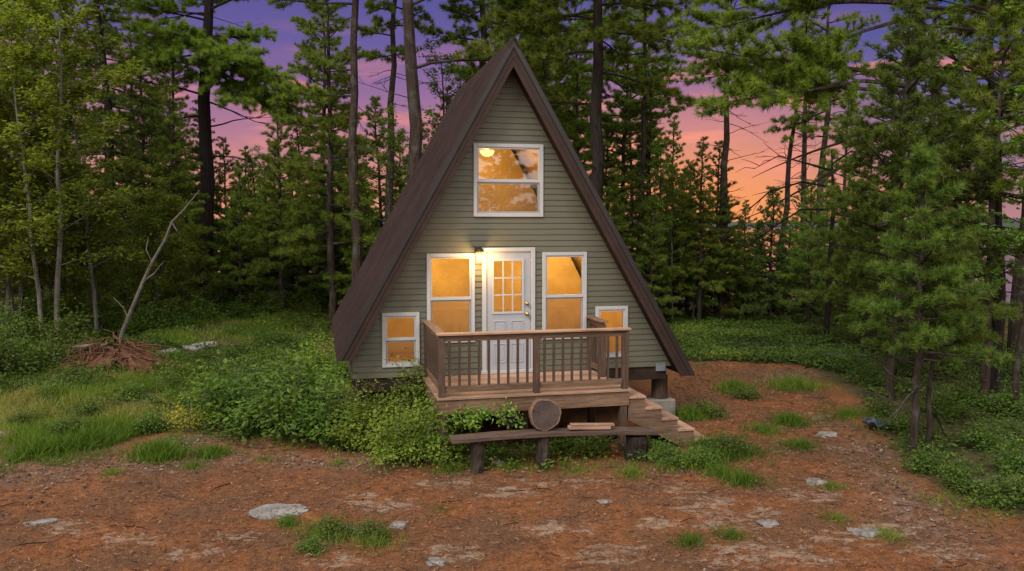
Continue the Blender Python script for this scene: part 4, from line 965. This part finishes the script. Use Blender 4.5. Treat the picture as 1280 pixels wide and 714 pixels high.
x, y = gp(232, 538)
put('flowering_plant', (shrub(71, .75, .7, 900, .06, 'grass', stems=14)[0], shrub(71, .75, .7, 1500, .05, 'yellow', stems=14)[1]), x, y, 'clump of yellow flowering weeds in the tall grass', 'plant', parts=SP, s=.85)
for px, py, s, lab in [(415, 668, .42, 'low green weed patch left of centre in the dirt'), (465, 672, .40, 'weed patch right of the larger weed patch in the dirt'), (390, 690, .3, 'small weed tuft nearest the bottom edge left of centre'), (360, 655, .22, 'tiny weed below the pale flat slab')]:
    bush(3, px, py, s, lab)

# vine hanging on the deck front
g = np.random.default_rng(8); cb = MB(); tb = MB(); P = []; D = []
for i in range(10):
    u = -1.25+g.uniform(-.15, .75); v = VF-.06; p = [np.array(hw(u, v, DZ-.10-.15*g.random()))]
    for k in range(6): p.append(p[-1]+np.array([g.normal(.02, .06), g.normal(-.015, .03), -.07*g.random()+.01]))
    tube(tb, p, [.006]*7, 4, cap=False)
    for q in p: m_ = 6; P.append(q+g.normal(0, .05, (m_, 3))); D.append(g.normal(0, 1, (m_, 3))+np.array([0, -.5, -.4]))
P = np.concatenate(P); scatter(cb, P, np.concatenate(D), g.uniform(.04, .08, len(P)), *LEAF, g)
e = empty('vine', hw(-1.1, VF-.1, -1.087), label='leafy vine draped over the left front board of the deck', cat='vine'); o = tuple(-c for c in e.location)
tb.obj('stems', M['deadwood'], e, loc=o); cb.obj('foliage', M['vine'], e, loc=o)

# ------------------------------------------------------------------ grass, ground cover, litter
g = np.random.default_rng(9)
def zof(p): return height(p[:, 0], p[:, 1])
def grass_on(mb, p, h0, h1, rough=.35, w=1.0):
    n = len(p); P = np.stack([p[:, 0], p[:, 1], zof(p)-.01], -1)
    D = np.stack([g.normal(0, rough, n), g.normal(0, rough, n), np.ones(n)], -1)
    r = np.clip(.45+1.1*fbm(p[:, 0]*.55+40, p[:, 1]*.55, 3)+g.normal(0, .20, n)+.16*ss(p[:, 1], 18, 28), 0, 1)
    scatter(mb, P, D, g.uniform(h0, h1, n)*(.75+.6*np.clip(fbm(p[:, 0]*1.3, p[:, 1]*1.3, 2)+.3, 0, 1)), BLADE[0]*np.array([w, 1, 1]), BLADE[1], g, r=r)
def clumped(poly, n, f=1.2, th=-.05):
    p = fill(poly, int(n*1.8), g); k = fbm(p[:, 0]*f, p[:, 1]*f, 3)+g.normal(0, .10, len(p)) > th
    return p[k][:n]
mb = MB()
grass_on(mb, clumped(GRASS_L, 62000, 1.1, -.10), .10, .34, .5)
grass_on(mb, clumped(PX([(0, 580), (150, 555), (230, 520), (290, 480), (220, 450), (0, 480)]), 32000, 1.5, -.12), .12, .34, .5)
for px, py, r, n, h in [(918, 490, .45, 900, .32), (996, 486, .7, 1500, .36), (985, 530, .5, 800, .28), (955, 540, .4, 500, .24), (908, 566, .65, 2000, .34), (865, 522, .45, 800, .28), (860, 580, .5, 1200, .25), (930, 605, .35, 700, .25), (900, 595, .3, 400, .2), (860, 680, .25, 350, .2), (915, 672, .25, 300, .18), (1110, 672, .3, 450, .15), (1045, 650, .3, 350, .14), (200, 572, .45, 1600, .3), (265, 570, .35, 700, .25), (140, 593, .25, 400, .18), (240, 585, .3, 500, .15), (1040, 610, .3, 500, .16),
                        (410, 670, .5, 900, .16), (465, 680, .45, 800, .16), (360, 658, .2, 250, .14), (550, 637, .35, 260, .12), (720, 590, .4, 500, .15), (790, 595, .3, 400, .16), (1000, 560, .5, 700, .2), (1060, 520, .7, 900, .25), (640, 585, .5, 500, .14), (560, 588, .4, 600, .16), (330, 575, .3, 400, .14), (425, 580, .3, 300, .14)]:
    x, y = gp(px, py); a = g.uniform(0, 6.28, n); q = np.abs(g.normal(0, .5, n))*r
    grass_on(mb, np.stack([x+np.cos(a)*q, y+np.sin(a)*q], -1), h*.45, h, .45)
for line, n, w in ((PX([(0, 588), (60, 580), (150, 562), (215, 545), (300, 545), (420, 566), (560, 572)]), 4200, .32), (PX([(850, 590), (930, 600), (960, 560), (1000, 520), (1060, 500)]), 1800, .45), (PX([(1080, 500), (1110, 560), (1170, 620), (1280, 655)]), 1800, .3), (PX([(600, 585), (860, 588)]), 700, .2), (PX([(850, 455), (950, 470), (1060, 490)]), 1400, .6)):
    line = np.array(line); s = g.uniform(0, len(line)-1.001, n); i = s.astype(int); q = line[i]+(line[i+1]-line[i])*(s-i)[:, None]+g.normal(0, w, (n, 2))
    q = q[fbm(q[:, 0]*1.9+9, q[:, 1]*1.9, 3) > -.02]; grass_on(mb, q, .05, .20, .6)
tag(mb.obj('grass', M['grass']), kind='stuff')
mb = MB()
def herbs(poly, n, s0, s1, lift=.16, f=.9, th=-.1):
    p = clumped(poly, n, f, th); k = 7
    q = np.repeat(p, k, 0)+g.normal(0, .07, (len(p)*k, 2)); P = np.stack([q[:, 0], q[:, 1], zof(q)+g.uniform(.02, lift, len(q))], -1)
    D = np.stack([g.normal(0, 1, len(q)), g.normal(0, 1, len(q)), g.normal(.15, .35, len(q))], -1)
    scatter(mb, P, D, g.uniform(s0, s1, len(q)), *LEAF, g, r=np.clip(.4+.9*fbm(q[:, 0]*.7, q[:, 1]*.7, 3)+g.normal(0, .2, len(q)), 0, 1), upish=(0, 0, 1.))
herbs(PX([(835, 398), (1010, 400), (1090, 470), (1070, 475), (985, 455), (850, 452)]), 4200, .06, .12, .20, .7, -.4)
herbs(PX([(1010, 400), (1300, 400), (1420, 640), (1280, 652), (1180, 615), (1110, 560), (1080, 500)]), 3600, .05, .10, .26, 1.1, .05)
herbs(PX([(160, 400), (415, 398), (415, 470), (300, 560), (230, 530), (120, 520), (230, 430)]), 2000, .06, .11, .28, .9, -.05)
herbs(PX([(0, 420), (160, 405), (230, 440), (120, 500), (0, 500)]), 2200, .06, .11, .25, 1, -.05)
herbs(PX([(-60, 395), (415, 390), (415, 398), (-60, 425)]), 2200, .08, .16, .4, .8, -.3)
herbs(PX([(560, 565), (860, 558), (870, 590), (560, 592)]), 260, .04, .08, .2, 2, .0)
tag(mb.obj('ground_cover', M['herb']), kind='stuff')

# fallen needles, twigs and stones on the bare ground
DIRT = PX([(-250, 800), (1500, 800), (1330, 660), (1140, 610), (1060, 520), (1000, 455), (850, 455), (820, 520), (760, 595), (420, 590), (300, 545), (0, 590), (-200, 600)])
p = fill(DIRT, 26000, g); n = len(p)
P = np.stack([p[:, 0], p[:, 1], zof(p)+.030], -1); a = g.uniform(0, 6.28, n)
NB = (np.array([(-.06, 0, 0), (.06, 0, 0), (.05, .25, .5), (-.05, .25, .5), (0, .0, 1)]), BLADE[1])
mb = MB(); scatter(mb, P, np.stack([np.cos(a), np.sin(a), g.normal(.05, .18, n)], -1), g.uniform(.04, .10, n), *NB, g)
p = fill(DIRT, 420, g); n = len(p); a = g.uniform(0, 6.28, n)
scatter(mb, np.stack([p[:, 0], p[:, 1], zof(p)+.032], -1), np.stack([np.cos(a), np.sin(a), g.normal(.02, .05, n)], -1), g.uniform(.12, .42, n), (NB[0]*np.array([.5, .25, 1]), NB[1])[0], NB[1], g, r=g.uniform(0, .35, n))
p = fill(DIRT, 1300, g); n = len(p); P = np.stack([p[:, 0], p[:, 1], zof(p)+.028], -1)
scatter(mb, P, np.stack([g.normal(0, 1, n), g.normal(0, 1, n), g.normal(.1, .2, n)], -1), g.uniform(.025, .06, n), *LEAF, g, r=g.uniform(.3, .95, n), upish=(0, 0, 1.))
m = Mat('fallen_needles'); m.color(m.ramp(m.attr('rnd'), [(0, (.036, .016, .008)), (.5, (.095, .038, .017)), (.85, (.165, .072, .034)), (1, (.22, .13, .08))])); m.set(Roughness=.9)
M['litter'] = m.m
tag(mb.obj('needle_litter', M['litter']), kind='stuff')
PH = (1+5**.5)/2
ICO = norm(np.array([(-1, PH, 0), (1, PH, 0), (-1, -PH, 0), (1, -PH, 0), (0, -1, PH), (0, 1, PH), (0, -1, -PH), (0, 1, -PH), (PH, 0, -1), (PH, 0, 1), (-PH, 0, -1), (-PH, 0, 1)]))
ICF = np.array([(0, 11, 5), (0, 5, 1), (0, 1, 7), (0, 7, 10), (0, 10, 11), (1, 5, 9), (5, 11, 4), (11, 10, 2), (10, 7, 6), (7, 1, 8), (3, 9, 4), (3, 4, 2), (3, 2, 6), (3, 6, 8), (3, 8, 9), (4, 9, 5), (2, 4, 11), (6, 2, 10), (8, 6, 7), (9, 8, 1)])
mb = MB()
def stones(p, s0, s1):
    n = len(p); 
    for k in range(4):
        q = p[k::4]; tv = ICO*np.array([1, .75, .5])*(1+g.uniform(-.25, .25, (12, 1)))
        S = s0+(s1-s0)*g.random(len(q))**2.5
        scatter(mb, np.stack([q[:, 0], q[:, 1], zof(q)+.012+S*.15], -1), np.tile([0, 0, 1.], (len(q), 1))+g.normal(0, .25, (len(q), 3)), S, tv, ICF, g)
stones(fill(DIRT, 900, g), .006, .024)
for px, py, w, l, n in [(270, 545, .6, .4, 260), (230, 555, .6, .35, 200), (60, 585, 1.2, .4, 300), (160, 582, 1.2, .35, 320), (330, 574, 1.3, .25, 320), (440, 578, 1.2, .25, 220), (1110, 600, .3, 1., 320), (1090, 560, .3, .9, 220), (1140, 640, .4, .8, 260), (980, 470, .6, .4, 120), (600, 590, 1.5, .25, 160), (860, 592, .9, .2, 120), (660, 580, 1.2, .3, 60), (60, 620, .8, .5, 150)]:
    x, y = gp(px, py); n = int(n*.55); stones(np.stack([x+g.normal(0, w*.6, n), y+g.normal(0, l*.8, n)], -1), .006, .036)
m = Mat('grey_gravel'); m.color(m.mix(.6, m.ramp(m.attr('rnd'), [(0, (.045, .026, .017)), (.6, (.11, .070, .050)), (1, (.22, .165, .135))]), m.ramp(m.noise(40, 4, m.coord()), [(.3, (.6, .55, .5)), (.7, (1.2, 1.2, 1.2))]), 'MULTIPLY')); m.set(Roughness=.9)
tag(mb.obj('gravel', m.m), kind='stuff')

# rocks
m = Mat('pale_lichen_rock'); v = m.coord()
m.color(m.mix(.7, m.ramp(m.noise(5, 6, v, .7), [(.3, (.09, .08, .075)), (.55, (.18, .162, .152)), (.75, (.28, .26, .25))]), m.ramp(m.noise(28, 4, v, .7), [(.35, (.6, .58, .55)), (.6, (1.1, 1.1, 1.1))]), 'MULTIPLY')); m.set(Roughness=.95); m.bump(m.noise(22, 6, v, .7), .6, .02)
M['rock'] = m.m
def rock_obj(px, py, w, d, h, lab, seed, rz=0, name='rock'):
    import bmesh
    g = np.random.default_rng(seed); bm = bmesh.new(); bmesh.ops.create_icosphere(bm, subdivisions=4, radius=1)
    me = bpy.data.meshes.new(name)
    V = np.array([v.co for v in bm.verts]); q = V*1.3+seed*3.7
    k = 1+.62*fbm(q[:, 0]+q[:, 2]*.7, q[:, 1]-q[:, 2]*.5, 4)
    V = V*k[:, None]; V[:, 2] = np.tanh(V[:, 2]*1.7)*.75; V *= np.array([w, d, h]); 
    for vv, c in zip(bm.verts, V): vv.co = c
    bm.to_mesh(me); bm.free(); me.materials.append(M['rock'])
    for p_ in me.polygons: p_.use_smooth = True
    x, y = gp(px, py); o = ref(me, name, None, (x, y, float(height(x, y))+h*.02)); o.rotation_euler = (g.normal(0, .06), g.normal(0, .06), rad(rz)); tag(o, lab, 'rock')
rock_obj(350, 639, .30, .24, .055, 'smooth pale flat slab set in the dirt above the weeds', 1, 5)
rock_obj(50, 655, .17, .07, .06, 'long narrow grey stone at the lower left', 2, 25)
rock_obj(210, 444, .30, .22, .2, 'pale angular rock right of the root stump', 3, 10)
rock_obj(197, 447, .16, .14, .16, 'smaller rock touching the pale angular rock', 4)
rock_obj(250, 434, .36, .2, .16, 'flat topped pale rock at the edge of the grass', 5, 15)
rock_obj(240, 437, .25, .16, .1, 'low rock in front of the flat topped pale rock', 6)
rock_obj(158, 461, .26, .2, .22, 'grey rock leaning in the foot of the root stump', 7, 30)
rock_obj(0, 548, .22, .18, .16, 'grey rock cut by the left picture edge in the grass', 8)
rock_obj(438, 662, .11, .07, .04, 'small pale stone between weed patches', 9)
rock_obj(498, 658, .10, .10, .06, 'rounded pale stone right of the weed patches', 10)
rock_obj(545, 704, .10, .08, .05, 'white pebble cluster stone at the bottom edge', 11)
rock_obj(755, 628, .11, .05, .04, 'thin reddish flat stone in front of the bench', 12)
rock_obj(1032, 545, .2, .16, .04, 'flat stone on the path below the bend', 13)
rock_obj(1020, 603, .15, .13, .05, 'pale stone in the middle of the dirt path', 14)
rock_obj(960, 655, .14, .12, .05, 'grey stone low on the dirt path', 15)
rock_obj(1085, 667, .2, .14, .05, 'broad stone beside the grass tuft at lower right', 16)
rock_obj(622, 580, .12, .1, .09, 'pale stone by the left bench leg', 17)
rock_obj(90, 470, .2, .16, .12, 'mossy rock in the weeds left of the root stump', 18)

# root stump and leaning dead tree
g = np.random.default_rng(12); x, y = gp(147, 462)
e = empty('root_stump', (x, y, float(height(x, y))), label='red brown upturned root mass of a rotting stump at the edge of the grass', cat='stump')
e.scale = (1.3, 1.0, .80)
b = MB(); tube(b, [(0, 0, -.2), (.03, 0, .10), (-.02, .05, .32), (-.1, .1, .50)], [1.0, .80, .48, .24], 18, jit=.25); b.obj('stump_body', M['root'], e)
b = MB()
for i in range(190):
    a = g.uniform(0, 6.28); r0_ = g.uniform(.1, .75); z0 = .12+.95*max(0, .85-r0_)*g.uniform(.4, 1.25); d = np.array([math.cos(a+g.normal(0, .8)), math.sin(a+g.normal(0, .8)), g.uniform(-.6, .55 if i % 4 == 0 else .0)])
    p = [np.array([math.cos(a)*r0_, math.sin(a)*r0_, z0])]
    for k in range(5): d = norm(d+g.normal(0, .35, 3)+np.array([0, 0, -.18])); p.append(p[-1]+d*g.uniform(.1, .24)); p[-1][2] = max(p[-1][2], .02)
    tube(b, p, np.linspace(g.uniform(.010, .030), .005, 6), 5, cap=False)
b.obj('roots', M['root'], e)
b = MB(); tube(b, [(-.95, .5, .55), (-.5, .35, .6), (-.1, .15, .6)], [.05, .08, .1], 8); b.obj('broken_stub', M['deadwood'], e)
x, y = at(143, 21.4); zg = float(height(x, y)); e = empty('dead_tree', (x, y, zg), label='leaning grey dead tree without leaves above the root stump', cat='tree')
def q(px, py, dy=0): xx = (px-640)/F*(21.4+dy); return (xx-x, dy, zat(py, 21.4+dy)-zg)
b = MB(); tube(b, [q(143, 440), q(150, 415), q(163, 385), q(178, 352), (q(190, 328)), q(207, 300), q(216, 278), q(232, 262), q(252, 238)], [.075, .062, .055, .05, .045, .038, .032, .022, .010], 8, jit=.12); b.obj('trunk', M['deadwood'], e)
for pts, r0_ in (([q(178, 352), q(192, 342), q(205, 326, -.3)], .035), ([q(216, 278), q(222, 288), q(228, 300, .2)], .02), ([q(158, 400), q(152, 385), q(140, 372, .2)], .02), ([q(190, 328), q(183, 312), q(186, 296, .2)], .016)):
    b = MB(); tube(b, pts, np.linspace(r0_, .008, len(pts)), 6); b.obj('branch', M['deadwood'], e)
# long dead limb reaching left of the lake-side trunks
x, y = at(1035, 24); zg = float(height(x, y)); e = empty('dead_tree', (x, y, zg), label='bare dead tree with long limbs arching left across the sunset', cat='tree')
def q(px, py, dy=0): xx = (px-640)/F*(24+dy); return (xx-x, dy, zat(py, 24+dy)-zg)
b = MB(); tube(b, [q(1035, 450), q(1037, 350), q(1040, 260), q(1036, 190)], [.09, .08, .06, .02], 8, jit=.08); b.obj('trunk', M['bark_dark'], e)
for pts in ([q(1040, 235), q(1000, 228), q(960, 240), q(935, 262, -.5), (q(915, 290, -.8))], [q(1040, 215), q(1005, 205), q(970, 196), q(940, 212, .4)], [q(1039, 262), q(1000, 262), q(965, 285), (q(930, 310, .6))], [q(1038, 205), q(1060, 190), q(1090, 195)]):
    b = MB(); pts = np.array(pts); tube(b, pts, np.linspace(.04, .008, len(pts)), 6)
    for k in range(9):
        s = g.uniform(.3, 1)*(len(pts)-1); i = min(int(s), len(pts)-2); p0 = pts[i]+(pts[i+1]-pts[i])*(s-i); d = norm(pts[i+1]-pts[i]+g.normal(0, .35, 3)); l = g.uniform(.3, .9)
        tube(b, [p0, p0+d*l*.5+g.normal(0, .05, 3), p0+d*l], [.012, .009, .004], 4, cap=False)
    b.obj('branch', M['bark_dark'], e)

# crumpled faded tarp at the edge of the undergrowth
x, y = gp(1104, 536); n_ = 16; gx_, gy_ = np.meshgrid(np.linspace(-.3, .3, n_), np.linspace(-.2, .2, n_)); gz_ = .05+.26*np.clip(fbm(gx_*6, gy_*6, 4)+.3, 0, 1)
i = (np.arange(n_-1)[:, None]*n_+np.arange(n_-1)[None]).ravel(); b = MB(); b.add(np.stack([gx_+.03*fbm(gy_*9, gx_*3), gy_+.03*fbm(gx_*9, gy_*3), gz_], -1), np.stack([i, i+1, i+1+n_, i+n_], -1))
o = b.obj('tarp', simple('faded_blue_plastic', (.028, .042, .055), .5, .25, 6), smooth=True); o.location = (x, y, float(height(x, y))); s_ = o.modifiers.new('thickness', 'SOLIDIFY'); s_.thickness = .01
tag(o, 'crumpled faded blue tarp in the undergrowth by the path edge', 'tarp')
